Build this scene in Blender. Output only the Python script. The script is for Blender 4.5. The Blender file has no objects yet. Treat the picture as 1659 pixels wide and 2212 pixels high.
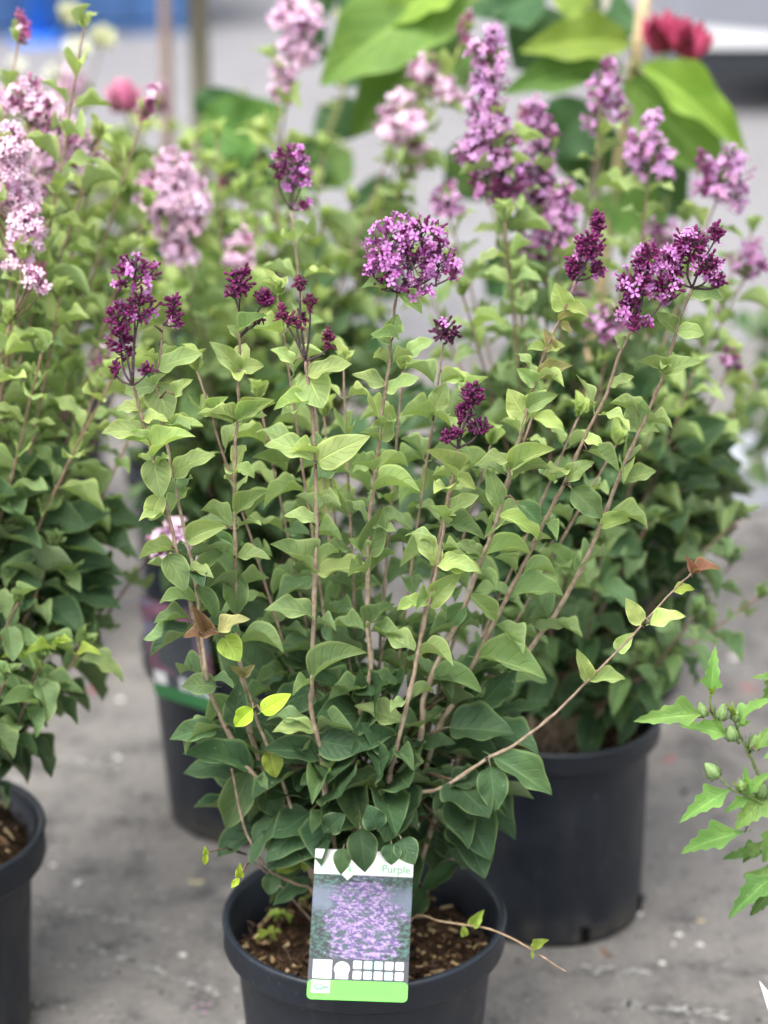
import bpy, math, random
import numpy as np
from mathutils import Vector, Matrix

R = math.radians
random.seed(11)
sc = bpy.context.scene
col = sc.collection

# ------------------------------------------------------------------ camera
CAMH, PITCH, F = 1.34, R(19.5), 4731.6          # F: focal length in picture units (1659 wide, 2212 high)
CP, SP = math.cos(PITCH), math.sin(PITCH)
cam_d = bpy.data.cameras.new('camera')
cam = bpy.data.objects.new('camera', cam_d); col.objects.link(cam)
cam.location = (0, 0, CAMH); cam.rotation_euler = (math.pi/2-PITCH, 0, 0)
cam_d.sensor_fit = 'VERTICAL'; cam_d.sensor_height = 36; cam_d.lens = 36*F/2212
cam_d.clip_start = .05; cam_d.clip_end = 500
cam_d.dof.use_dof = True; cam_d.dof.focus_distance = 1.965; cam_d.dof.aperture_fstop = 2.7
sc.camera = cam

# ------------------------------------------------------------------ sky, sun, exposure
SUN_EL, SUN_AZ = R(62), R(205)
w = bpy.data.worlds.new('World'); sc.world = w; w.use_nodes = True
nt = w.node_tree; bg = nt.nodes['Background']
sky = nt.nodes.new('ShaderNodeTexSky'); sky.sky_type = 'NISHITA'; sky.sun_disc = False
sky.sun_elevation = SUN_EL; sky.sun_rotation = SUN_AZ; sky.dust_density = 4; sky.air_density = 1.2
hs = nt.nodes.new('ShaderNodeHueSaturation'); hs.inputs['Saturation'].default_value = .25
nt.links.new(sky.outputs[0], hs.inputs['Color']); nt.links.new(hs.outputs[0], bg.inputs[0])
bg.inputs[1].default_value = .15
sd = bpy.data.lights.new('sun', 'SUN'); sd.energy = 1.3; sd.angle = R(35); sd.color = (1, .96, .9)
sun = bpy.data.objects.new('sun', sd); col.objects.link(sun)
sun.rotation_euler = (math.pi/2-SUN_EL, 0, math.pi-SUN_AZ)
sun.location = (0, 0, 6)
sc.view_settings.view_transform = 'Standard'; sc.view_settings.look = 'None'
sc.view_settings.exposure = 1.42; sc.view_settings.gamma = 1
sc.render.engine = 'CYCLES'
sc.cycles.use_denoising = True; sc.cycles.use_adaptive_sampling = True; sc.cycles.adaptive_threshold = .02
sc.cycles.max_bounces = 6; sc.cycles.diffuse_bounces = 3; sc.cycles.glossy_bounces = 2; sc.cycles.transparent_max_bounces = 8
sc.cycles.caustics_reflective = False; sc.cycles.caustics_refractive = False

# ------------------------------------------------------------------ geometry helpers
def at(x, y, Y):
    a = (x-829.5)/F; b = (1106-y)/F
    t = Y/(CP+b*SP)
    return Vector((a*t, Y, CAMH+t*(-SP+b*CP)))
def px(p):
    d = p.y*CP-(p.z-CAMH)*SP; u = p.y*SP+(p.z-CAMH)*CP
    return 829.5+F*p.x/d, 1106-F*u/d
MM = 2.05/F                                     # metres for one picture unit near the front shrub
ZO = {3: (172.8, 432, .4167), 4: (734.5, 388.8, .5209), 5: (259.2, 864, .4688), 6: (777.7, 864, .5313),
      7: (345.6, 1425.7, .5209), 8: (1080.1, 1339.3, .3946), 9: (1339.3, 1365.2, .1953), 0: (0, 0, 1)}
def zc(z, x, y):
    a, b, s = ZO[z]; return a+s*x, b+s*y

class MB:
    """collects polygons with uv and colour, links them as one mesh object"""
    def __init__(s): s.v = []; s.f = []; s.uv = []; s.c = []; s.n = 0; s.fm = []
    def add(s, verts, faces, uv=None, c=(1, 1, 1, 1), m=0):
        verts = np.asarray(verts, float).reshape(-1, 3); k = len(verts)
        s.v.append(verts)
        s.f += [tuple(i+s.n for i in q) for q in faces]
        s.fm += [m]*len(faces)
        s.uv.append(np.asarray(uv, float).reshape(-1, 2) if uv is not None else np.zeros((k, 2)))
        cc = np.asarray(c, float)
        s.c.append(cc if cc.ndim == 2 else np.tile(cc[:4], (k, 1)))
        s.n += k
    def box(s, cen, d, rot=None, **k):
        x, y, z = [q/2 for q in d]
        v = [Vector(p) for p in ((-x,-y,-z),(x,-y,-z),(x,y,-z),(-x,y,-z),(-x,-y,z),(x,-y,z),(x,y,z),(-x,y,z))]
        if rot is not None: v = [rot @ p for p in v]
        s.add([p+Vector(cen) for p in v], [(0,3,2,1),(4,5,6,7),(0,1,5,4),(1,2,6,5),(2,3,7,6),(3,0,4,7)], **k)
    def mesh(s, name, mats, smooth=True):
        me = bpy.data.meshes.new(name)
        V = np.concatenate(s.v); me.from_pydata(V.tolist(), [], s.f)
        UV = np.concatenate(s.uv); C = np.concatenate(s.c)
        idx = np.empty(len(me.loops), dtype=np.int32); me.loops.foreach_get('vertex_index', idx)
        l = me.uv_layers.new(name='UVMap'); l.data.foreach_set('uv', UV[idx].astype(np.float32).ravel())
        a = me.color_attributes.new('Col', 'FLOAT_COLOR', 'POINT'); a.data.foreach_set('color', C.astype(np.float32).ravel())
        for m in (mats if isinstance(mats, (list, tuple)) else [mats]): me.materials.append(m)
        if any(s.fm): me.polygons.foreach_set('material_index', s.fm)
        me.polygons.foreach_set('use_smooth', [smooth]*len(me.polygons))
        me.update(); return me
    def build(s, name, mats, parent=None, smooth=True):
        return link(name, s.mesh(name, mats, smooth), parent)
def link(name, me, parent=None, mw=None):
    o = bpy.data.objects.new(name, me); col.objects.link(o)
    if parent is not None:
        o.parent = parent
        if mw is None: o.matrix_parent_inverse = WORLD_INV[parent.name]
    return o
WORLD_INV = {}
def empty(name, loc, label, cat, group=None):
    o = bpy.data.objects.new(name, None); col.objects.link(o); o.location = loc
    o.empty_display_size = .05
    WORLD_INV[o.name] = Matrix.Translation(Vector(loc)).inverted()
    return tag(o, label, cat, group)
def tag(o, label=None, cat=None, group=None, kind=None):
    for k, v in (('label', label), ('category', cat), ('group', group), ('kind', kind)):
        if v: o[k] = v
    return o
def part_of(o):
    WORLD_INV[o.name] = o.parent and WORLD_INV[o.parent.name] @ Matrix() or Matrix()
    return o
def sub(name, me, part, mw=None):
    """sub-part: placed in world coordinates (parts keep world coordinates through the parent inverse)"""
    o = bpy.data.objects.new(name, me); col.objects.link(o); o.parent = part
    if mw is not None: o.matrix_basis = mw
    return o
def place(name, me, root, mw):
    o = bpy.data.objects.new(name, me); col.objects.link(o); o.parent = root
    o.matrix_parent_inverse = WORLD_INV[root.name]; o.matrix_basis = mw
    return o

def catmull(P, n):
    P = [Vector(p) for p in P]
    if len(P) == 2: return [P[0].lerp(P[1], i/n) for i in range(n+1)]
    Q = [P[0]*2-P[1]]+P+[P[-1]*2-P[-2]]; out = []
    for i in range(1, len(Q)-2):
        a, b, c, d = Q[i-1:i+3]
        for k in range(n):
            t = k/n
            out.append(.5*((2*b)+(c-a)*t+(2*a-5*b+4*c-d)*t*t+(3*b-a-3*c+d)*t**3))
    out.append(P[-1]); return out
def tube(mb, P, rad, ns=6, c0=(1,1,1,1), c1=None, cap=True):
    P = [Vector(p) for p in P]; n = len(P)
    if not hasattr(rad, '__len__'): rad = [rad]*n
    V = []; C = []; UV = []; L = 0
    t0 = (P[1]-P[0]).normalized(); u = t0.orthogonal().normalized()
    c1 = c1 or c0
    for i, p in enumerate(P):
        t = (P[min(i+1, n-1)]-P[max(i-1, 0)]).normalized()
        u = (u-t*u.dot(t)).normalized(); v = t.cross(u)
        if i: L += (p-P[i-1]).length
        f = i/(n-1); c = [c0[k]*(1-f)+c1[k]*f for k in range(4)]
        for k in range(ns):
            a = 2*math.pi*k/ns
            V.append(p+(u*math.cos(a)+v*math.sin(a))*rad[i]); C.append(c); UV.append((k/ns, L*40))
    fs = [(i*ns+k, i*ns+(k+1) % ns, (i+1)*ns+(k+1) % ns, (i+1)*ns+k) for i in range(n-1) for k in range(ns)]
    if cap:
        fs += [tuple(range(ns))[::-1], tuple((n-1)*ns+k for k in range(ns))]
    mb.add(V, fs, UV, np.array(C))
def lathe(mb, prof, ns=48, c=(1,1,1,1), org=(0,0,0), M=None, uvs=None):
    V = []; UV = []
    for i, (r, z) in enumerate(prof):
        for k in range(ns):
            a = 2*math.pi*k/ns; p = Vector((r*math.cos(a), r*math.sin(a), z))
            if M is not None: p = M @ p
            V.append(p+Vector(org)); UV.append((k/ns, uvs[i] if uvs else i/(len(prof)-1)))
    m = len(prof)
    mb.add(V, [(i*ns+k, i*ns+(k+1) % ns, (i+1)*ns+(k+1) % ns, (i+1)*ns+k) for i in range(m-1) for k in range(ns)], UV, c)

# ------------------------------------------------------------------ materials
class NT:
    def __init__(s, name):
        s.m = bpy.data.materials.new(name); s.m.use_nodes = True; s.t = s.m.node_tree
        s.p = s.t.nodes['Principled BSDF']; s.out = s.t.nodes['Material Output']
    def n(s, typ, **k):
        o = s.t.nodes.new('ShaderNode'+typ)
        for a, b in k.items(): setattr(o, a, b)
        return o
    def l(s, a, b): s.t.links.new(a, b)
    def val(s, sock, v):
        if isinstance(v, bpy.types.NodeSocket): s.l(v, sock)
        else: sock.default_value = v
    def math(s, op, a, b=0, c=0, clamp=False):
        o = s.n('Math', operation=op, use_clamp=clamp)
        for i, v in enumerate((a, b, c)): s.val(o.inputs[i], v)
        return o.outputs[0]
    def sstep(s, x, a, b, lo=0, hi=1):
        o = s.n('MapRange', interpolation_type='SMOOTHSTEP')
        s.val(o.inputs[0], x); s.val(o.inputs[1], a); s.val(o.inputs[2], b); s.val(o.inputs[3], lo); s.val(o.inputs[4], hi)
        return o.outputs[0]
    def mix(s, f, a, b, mode='MIX'):
        o = s.n('Mix', data_type='RGBA', blend_type=mode)
        s.val(o.inputs[0], f)
        for sock, v in ((o.inputs[6], a), (o.inputs[7], b)):
            if not isinstance(v, bpy.types.NodeSocket) and len(v) == 3: v = (*v, 1)
            s.val(sock, v)
        return o.outputs[2]
    def noise(s, scale, detail=3, vec=None, rough=.55):
        o = s.n('TexNoise'); o.inputs['Scale'].default_value = scale; o.inputs['Detail'].default_value = detail
        o.inputs['Roughness'].default_value = rough
        if vec is not None: s.l(vec, o.inputs['Vector'])
        return o.outputs['Fac']
    def pos(s): return s.n('NewGeometry').outputs['Position']
    def uv(s):
        o = s.n('SeparateXYZ'); s.l(s.n('UVMap').outputs[0], o.inputs[0]); return o.outputs[0], o.outputs[1]
    def bump(s, h, strength=.4, dist=.002):
        b = s.n('Bump'); b.inputs['Strength'].default_value = strength; b.inputs['Distance'].default_value = dist
        s.l(h, b.inputs['Height']); s.l(b.outputs[0], s.p.inputs['Normal'])
    def set(s, **k):
        for a, v in k.items():
            sk = s.p.inputs[{'base': 'Base Color', 'rough': 'Roughness', 'metal': 'Metallic', 'spec': 'Specular IOR Level', 'coat': 'Coat Weight'}[a]]
            if isinstance(v, (tuple, list)) and len(v) == 3: v = (*v, 1)
            s.val(sk, v)

def leaf_mat(name, vc, veins=6.0, margin=1.0, rough=.56):
    m = NT(name)
    if vc: base = m.n('VertexColor', layer_name='Col').outputs[0]; rnd = m.noise(9, 0, m.pos())
    else:
        oi = m.n('ObjectInfo'); base = oi.outputs['Color']; rnd = oi.outputs['Random']
    u, v = m.uv()
    x = m.math('ABSOLUTE', m.math('SUBTRACT', m.math('MULTIPLY', u, 2), 1))
    mid = m.sstep(x, .02, .09, 1, 0)
    ph = m.math('FRACT', m.math('MULTIPLY', m.math('SUBTRACT', v, m.math('MULTIPLY', x, .32)), veins))
    dv = m.math('ABSOLUTE', m.math('SUBTRACT', ph, .5))
    vein = m.math('MULTIPLY', m.sstep(dv, .0, .09, 1, 0), m.sstep(x, .95, .5))
    edge = m.math('MULTIPLY', m.sstep(x, .82, .97), margin)
    n1 = m.noise(170, 2, m.pos()); n2 = m.noise(38, 2, m.pos())
    c = m.mix(m.sstep(n2, .3, .75, 0, .45), base, m.mix(1, base, (1.45, 1.25, .95), 'MULTIPLY'))
    c = m.mix(m.math('MULTIPLY', m.math('MAXIMUM', mid, m.math('MULTIPLY', vein, .7)), .6), c, m.mix(1, base, (2.0, 1.8, 1.6), 'MULTIPLY'))
    c = m.mix(m.math('MULTIPLY', edge, .8), c, m.mix(.16, m.mix(1, base, (1.75, 1.6, 1.45), 'MULTIPLY'), (.46, .52, .20)))
    c = m.mix(m.math('MULTIPLY', m.sstep(n1, .68, .75), .35), c, (.32, .36, .25))      # chalky spots, scuffs
    hsv = m.n('HueSaturation'); m.val(hsv.inputs['Value'], m.sstep(rnd, 0, 1, .82, 1.18)); m.val(hsv.inputs['Hue'], m.sstep(rnd, 0, 1, .49, .508))
    m.l(c, hsv.inputs['Color']); c = hsv.outputs[0]
    back = m.n('NewGeometry').outputs['Backfacing']
    c = m.mix(back, c, m.mix(.35, c, (.30, .36, .22)))
    m.set(base=c, rough=m.sstep(n1, .3, .7, rough-.1, rough+.14), spec=.2)
    h = m.math('ADD', m.math('MULTIPLY', m.math('MAXIMUM', mid, vein), -.6), m.math('MULTIPLY', n2, 1.6))
    h = m.math('ADD', h, m.math('MULTIPLY', n1, .35))
    m.bump(h, .8, .0016)
    tr = m.n('BsdfTranslucent'); m.l(m.mix(1, c, (1.15, 1.3, .5), 'MULTIPLY'), tr.inputs[0])
    mx = m.n('MixShader'); mx.inputs[0].default_value = .33
    m.l(m.p.outputs[0], mx.inputs[1]); m.l(tr.outputs[0], mx.inputs[2]); m.l(mx.outputs[0], m.out.inputs[0])
    return m.m
LEAF, LEAFV = leaf_mat('lilac_leaf', False), leaf_mat('lilac_leaf_mass', True)
BIG, BIGV = leaf_mat('broad_leaf', False, 8, .3, .55), leaf_mat('broad_leaf_mass', True, 8, .3, .55)

def bark_mat():
    m = NT('bark'); c = m.n('VertexColor', layer_name='Col').outputs[0]
    n1 = m.noise(700, 3, m.pos()); n2 = m.noise(140, 3, m.pos())
    k = m.mix(m.sstep(n2, .3, .7), c, m.mix(1, c, (.6, .55, .52), 'MULTIPLY'))
    k = m.mix(m.math('MULTIPLY', m.sstep(n1, .63, .7), .6), k, (.52, .46, .38))
    m.set(base=k, rough=.75, spec=.25); m.bump(m.math('ADD', n1, n2), .6, .0012); return m.m
BARK = bark_mat()
def petal_mat(name, vc):
    m = NT(name)
    base = m.n('VertexColor', layer_name='Col').outputs[0] if vc else m.n('ObjectInfo').outputs['Color']
    u, v = m.uv()
    throat = m.sstep(v, .50, .60, 1, 0); tube_ = m.sstep(v, .45, .5, 1, 0); edge = m.sstep(v, .82, 1.0)
    c = m.mix(m.math('MULTIPLY', edge, .55), base, m.mix(.45, base, (.85, .66, .82)))
    c = m.mix(m.math('MULTIPLY', throat, .75), c, m.mix(1, base, (.38, .15, .35), 'MULTIPLY'))
    c = m.mix(tube_, c, m.mix(1, base, (.62, .40, .52), 'MULTIPLY'))
    m.set(base=c, rough=.55, spec=.3)
    tr = m.n('BsdfTranslucent'); m.l(c, tr.inputs[0]); mx = m.n('MixShader'); mx.inputs[0].default_value = .25
    m.l(m.p.outputs[0], mx.inputs[1]); m.l(tr.outputs[0], mx.inputs[2]); m.l(mx.outputs[0], m.out.inputs[0])
    return m.m
PETAL, PETALV = petal_mat('floret', False), petal_mat('floret_mass', True)
def plain(name, c, rough=.5, spec=.5, metal=0, noise=0, nscale=60, bump=0, c2=None):
    m = NT(name)
    if noise:
        n = m.noise(nscale, 4, m.pos()); c = m.mix(m.sstep(n, .35, .7, 0, noise), c, c2 or tuple(q*.5 for q in c))
        if bump: m.bump(n, bump, .002)
    m.set(base=c, rough=rough, spec=spec, metal=metal); return m.m
def vcol(name, rough=.7):
    m = NT(name); c = m.n('VertexColor', layer_name='Col').outputs[0]; n = m.noise(400, 3, m.pos())
    m.set(base=m.mix(m.sstep(n, .3, .7, 0, .6), c, m.mix(1, c, (.55, .5, .45), 'MULTIPLY')), rough=rough, spec=.25); return m.m
VC = vcol('mixed_bits')
def pot_mat():
    m = NT('black_plastic'); p = m.pos()
    n = m.noise(22, 5, p); f = m.noise(900, 2, p); sx = m.n('SeparateXYZ'); m.l(p, sx.inputs[0])
    c = m.mix(m.sstep(n, .4, .75, 0, .8), (.0050, .0085, .0155), (.0105, .0155, .0245))
    low = m.math('MULTIPLY', m.sstep(sx.outputs[2], .06, .0), m.sstep(n, .35, .6))
    c = m.mix(m.math('MULTIPLY', low, .6), c, (.07, .06, .045))
    sp = m.sstep(m.noise(240, 2, p), .69, .74)
    c = m.mix(m.math('MULTIPLY', sp, .4), c, (.2, .2, .2))
    mp = m.n('Mapping'); mp.inputs['Scale'].default_value = (38, 38, 7); m.l(p, mp.inputs[0])
    st = m.noise(1, 3, mp.outputs[0], .6)                       # dried water runs and dust
    c = m.mix(m.math('MULTIPLY', m.sstep(st, .54, .76), .10), c, (.11, .105, .10))
    m.set(base=c, rough=m.sstep(n, .3, .7, .38, .55), spec=.5); m.bump(f, .12, .0006); return m.m
POT = pot_mat()
def soil_mat():
    m = NT('potting_soil'); p = m.pos(); a = m.noise(120, 5, p); b = m.noise(420, 3, p)
    c = m.mix(m.sstep(a, .35, .65), (.018, .011, .007), (.075, .045, .026))
    c = m.mix(m.math('MULTIPLY', m.sstep(b, .62, .7), .7), c, (.2, .13, .07))
    m.set(base=c, rough=.95, spec=.1); m.bump(m.math('ADD', a, b), 1, .006); return m.m
SOIL = soil_mat()
def ground_mat(name, c0, c1, warm):
    m = NT(name); p = m.pos()
    big = m.noise(2.3, 3, p, .6); mid = m.noise(17, 4, p, .65); spk = m.noise(110, 2, p)
    c = m.mix(m.sstep(big, .35, .68), c0, c1)
    c = m.mix(m.math('MULTIPLY', m.sstep(mid, .42, .60), .6), c, warm)
    c = m.mix(m.math('MULTIPLY', m.sstep(mid, .45, .30), .85), c, tuple(q*.5 for q in c0))
    c = m.mix(m.math('MULTIPLY', m.sstep(mid, .64, .74), .6), c, (.40, .39, .37))
    c = m.mix(m.math('MULTIPLY', m.sstep(spk, .64, .74), .5), c, (.5, .49, .47))
    c = m.mix(m.sstep(spk, .5, .3, 0, .5), c, m.mix(1, c, (.6, .6, .6), 'MULTIPLY'))
    m.set(base=c, rough=.82, spec=.3); m.bump(m.math('ADD', spk, mid), .5, .003); return m.m
GROUND = ground_mat('worn_concrete', (.112, .106, .102), (.178, .168, .160), (.205, .189, .173))
PAVE = ground_mat('pale_paving', (.185, .18, .188), (.215, .21, .22), (.207, .20, .204))

# ------------------------------------------------------------------ the setting
mb = MB(); mb.add([(-120,-60,0),(120,-60,0),(120,240,0),(-120,240,0)], [(0,1,2,3)])
ground = tag(mb.build('ground', GROUND, smooth=False), 'worn grey concrete yard with pale stains and grit', None, None, 'structure')
mb = MB(); mb.add([(-120,5.2,.004),(120,4.7,.004),(120,200,.004),(-120,200,.004)], [(0,1,2,3)])
tag(mb.build('pavement', PAVE, smooth=False), 'pale grey paving beyond the potted shrubs', None, None, 'structure')

# ------------------------------------------------------------------ leaf shapes
def bend(t, curl, n=24):
    y = z = 0; a = 0
    for i in range(n):
        a = curl*((i+.5)/n*t)*1.0; y += math.cos(a)*t/n; z -= math.sin(a)*t/n
    return y, z
def leaf_geo(prof, nseg=8, ncol=6, fold=.25, curl=.6, wave=.1, wk=2.5, ph=0., pet=.14, cup=0.):
    ey, ez = bend(1, curl); L = math.hypot(ey, ez); ca, sa = ey/L, ez/L
    V = []; UV = []
    rows = [q[0] for q in _teeth] if prof is toothed else [i/nseg for i in range(nseg+1)]
    nseg = len(rows)-1
    for i in range(nseg+1):
        t = rows[i]; wd = max(prof(t), .012); y, z = bend(t, curl)
        y, z = (y*ca+z*sa)/L, (-y*sa+z*ca)/L
        for j in range(ncol+1):
            s = -1+2*j/ncol; ss = abs(s)
            zz = z+fold*ss*wd*.62+1.25*wave*ss**2.4*math.sin(2*math.pi*wk*t+ph+(2.1 if s > 0 else 0))*1.25*wd*math.sin(math.pi*t)**.4-cup*(1-ss*ss)*wd
            V.append((s*wd*.5*(1-.22*fold*ss), y, zz)); UV.append((.5+.5*s, t))
    nc = ncol+1
    Fc = [(i*nc+j, i*nc+j+1, (i+1)*nc+j+1, (i+1)*nc+j) for i in range(nseg) for j in range(ncol)]
    if pet:
        k = len(V)
        for yy, r in ((-pet, .016), (.02, .013)):
            for a in range(3):
                V.append((r*math.cos(a*2.094), yy, r*math.sin(a*2.094)+(-.05 if yy < 0 else 0))); UV.append((.5, 0))
        Fc += [(k+a, k+(a+1) % 3, k+3+(a+1) % 3, k+3+a) for a in range(3)]
    return np.array(V), Fc, np.array(UV)
def ovate(t, p=.72):
    return max(math.sin(math.pi*t**p), 0)**.82*(1-.10*max(0, t-.8)/.2)
def ellip(t): return max(math.sin(math.pi*t**.82), 0)**.95*1.0
_teeth = [(0,.05),(.06,.10),(.14,.26),(.24,.60),(.32,.92),(.37,1.0),(.41,.88),(.45,.60),(.52,.60),(.57,.68),(.60,.60),(.64,.42),(.70,.40),(.75,.44),(.78,.38),(.81,.26),(.87,.23),(.91,.20),(.94,.12),(1,.02)]
def toothed(t):
    for (a, b), (c, d) in zip(_teeth, _teeth[1:]):
        if t <= c: return b+(d-b)*(t-a)/(c-a)
    return .02
rs = random.Random(3)
LV = []     # upper, folded leaf shapes
for i in range(9):
    LV.append(leaf_geo(lambda t: ovate(t, .76), 16, 8, rs.uniform(.15, .7), rs.uniform(.2, 1.5), rs.uniform(.03, .085), rs.uniform(1.1, 2.3), rs.uniform(0, 6)))
for i in range(7):                                  # broad, older leaf shapes
    LV.append(leaf_geo(lambda t: ovate(t, .64), 16, 8, rs.uniform(-.15, .3), rs.uniform(.2, .9), rs.uniform(.025, .07), rs.uniform(1.2, 2.4), rs.uniform(0, 6), cup=rs.uniform(-.05, .12)))
BV = [leaf_geo(ellip, 14, 8, rs.uniform(.2, .6), rs.uniform(.5, 1.3), rs.uniform(.03, .08), rs.uniform(1.5, 3), rs.uniform(0, 6), .1) for i in range(5)]
HV = [leaf_geo(toothed, 20, 6, rs.uniform(.2, .55), rs.uniform(.3, 1.1), rs.uniform(.03, .09), 1.5, rs.uniform(0, 6), .1) for i in range(4)]
def to_mesh(name, geos, mat):
    out = []
    for g in geos:
        mb = MB(); mb.add(*g[:2], g[2]); out.append(mb.mesh(name, mat))
    return out
LM, BM_, HM = to_mesh('leaf', LV, LEAF), to_mesh('leaf', BV, BIG), to_mesh('leaf', HV, BIG)
SETS = {'L': (LV, LM, LEAFV), 'B': (BV, BM_, BIGV), 'H': (HV, HM, BIGV)}

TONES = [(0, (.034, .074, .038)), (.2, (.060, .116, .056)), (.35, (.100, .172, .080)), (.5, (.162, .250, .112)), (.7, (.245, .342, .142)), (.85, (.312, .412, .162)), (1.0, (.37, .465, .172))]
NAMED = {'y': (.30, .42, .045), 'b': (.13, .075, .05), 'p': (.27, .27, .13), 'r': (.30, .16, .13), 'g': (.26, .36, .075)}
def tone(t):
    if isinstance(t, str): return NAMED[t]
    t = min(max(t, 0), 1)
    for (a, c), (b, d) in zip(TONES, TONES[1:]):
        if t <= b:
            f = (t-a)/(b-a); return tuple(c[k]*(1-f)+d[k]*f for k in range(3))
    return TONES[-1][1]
EYE = Vector((0, 0, CAMH))

# ------------------------------------------------------------------ florets
def floret_geo(open_=True, tl=.0115, pl=.0042, pw=.0029, seed=0):
    r = random.Random(seed); mb = MB(); ns = 5
    if open_:
        prof = [(.0006, 0), (.0008, tl*.5), (.0010, tl)]; uvs = [.1, .3, .48]
        lathe(mb, prof, ns, uvs=uvs)
        for k in range(4):
            a = k*math.pi/2+r.uniform(-.15, .15); dr = r.uniform(-.0012, .0010); l = pl*r.uniform(.85, 1.1)
            u = Vector((math.cos(a), math.sin(a), 0)); v = Vector((-math.sin(a), math.cos(a), 0)); z = Vector((0, 0, 1))
            pts = []; uv = []
            for t, wd, vv in ((.0, .22, .5), (.4, .80, .66), (.72, 1.0, .85), (1.0, .30, 1.0)):
                for s in (-1, 0, 1):
                    pts.append(z*(tl+dr*t*t+.0007*abs(s)*wd)+u*(.0006+l*t*(1.06 if s == 0 else 1))+v*(s*wd*pw*.5)); uv.append((.5+.5*s, vv if s == 0 else min(1, vv+.14)))
            mb.add(pts, [(i*3+j, i*3+j+1, i*3+j+4, i*3+j+3) for i in range(3) for j in range(2)], uv)
    else:
        lathe(mb, [(.0006, 0), (.0008, tl*.45), (.0009, tl*.72), (.0014, tl*.86), (.0015, tl*.98), (.0010, tl*1.10), (.0001, tl*1.15)], ns, uvs=[.1, .2, .3, .4, .46, .56, .6])
    return mb
OPEN = [floret_geo(True, seed=i) for i in range(4)]; BUD = [floret_geo(False, tl=q) for q in (.007, .009, .011)]
OPENM = [o.mesh('floret', PETAL) for o in OPEN]
def arr(mb): return np.concatenate(mb.v), mb.f, np.concatenate(mb.uv)
OPENA, BUDA = [arr(o) for o in OPEN], [arr(o) for o in BUD]
def frame(d, r):
    d = d.normalized(); u = d.orthogonal().normalized(); u.rotate(Matrix.Rotation(r.uniform(0, 6.28), 3, d)); v = d.cross(u)
    return u, v, d
def mat4(x, y, z, o):
    return Matrix(((x.x, y.x, z.x, o.x), (x.y, y.y, z.y, o.y), (x.z, y.z, z.z, o.z), (0, 0, 0, 1)))
def tf(M, V):
    A = np.array(M); return V @ A[:3, :3].T+A[:3, 3]
PURPLE = dict(open=(.56, .20, .55), bud=(.235, .034, .16), axis=(.075, .05, .06, 1))
LILAC = dict(open=(.64, .34, .62), bud=(.38, .12, .32), axis=(.085, .06, .06, 1))
PINK = dict(open=(.90, .63, .80), bud=(.70, .26, .50), axis=(.13, .09, .06, 1))

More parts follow.
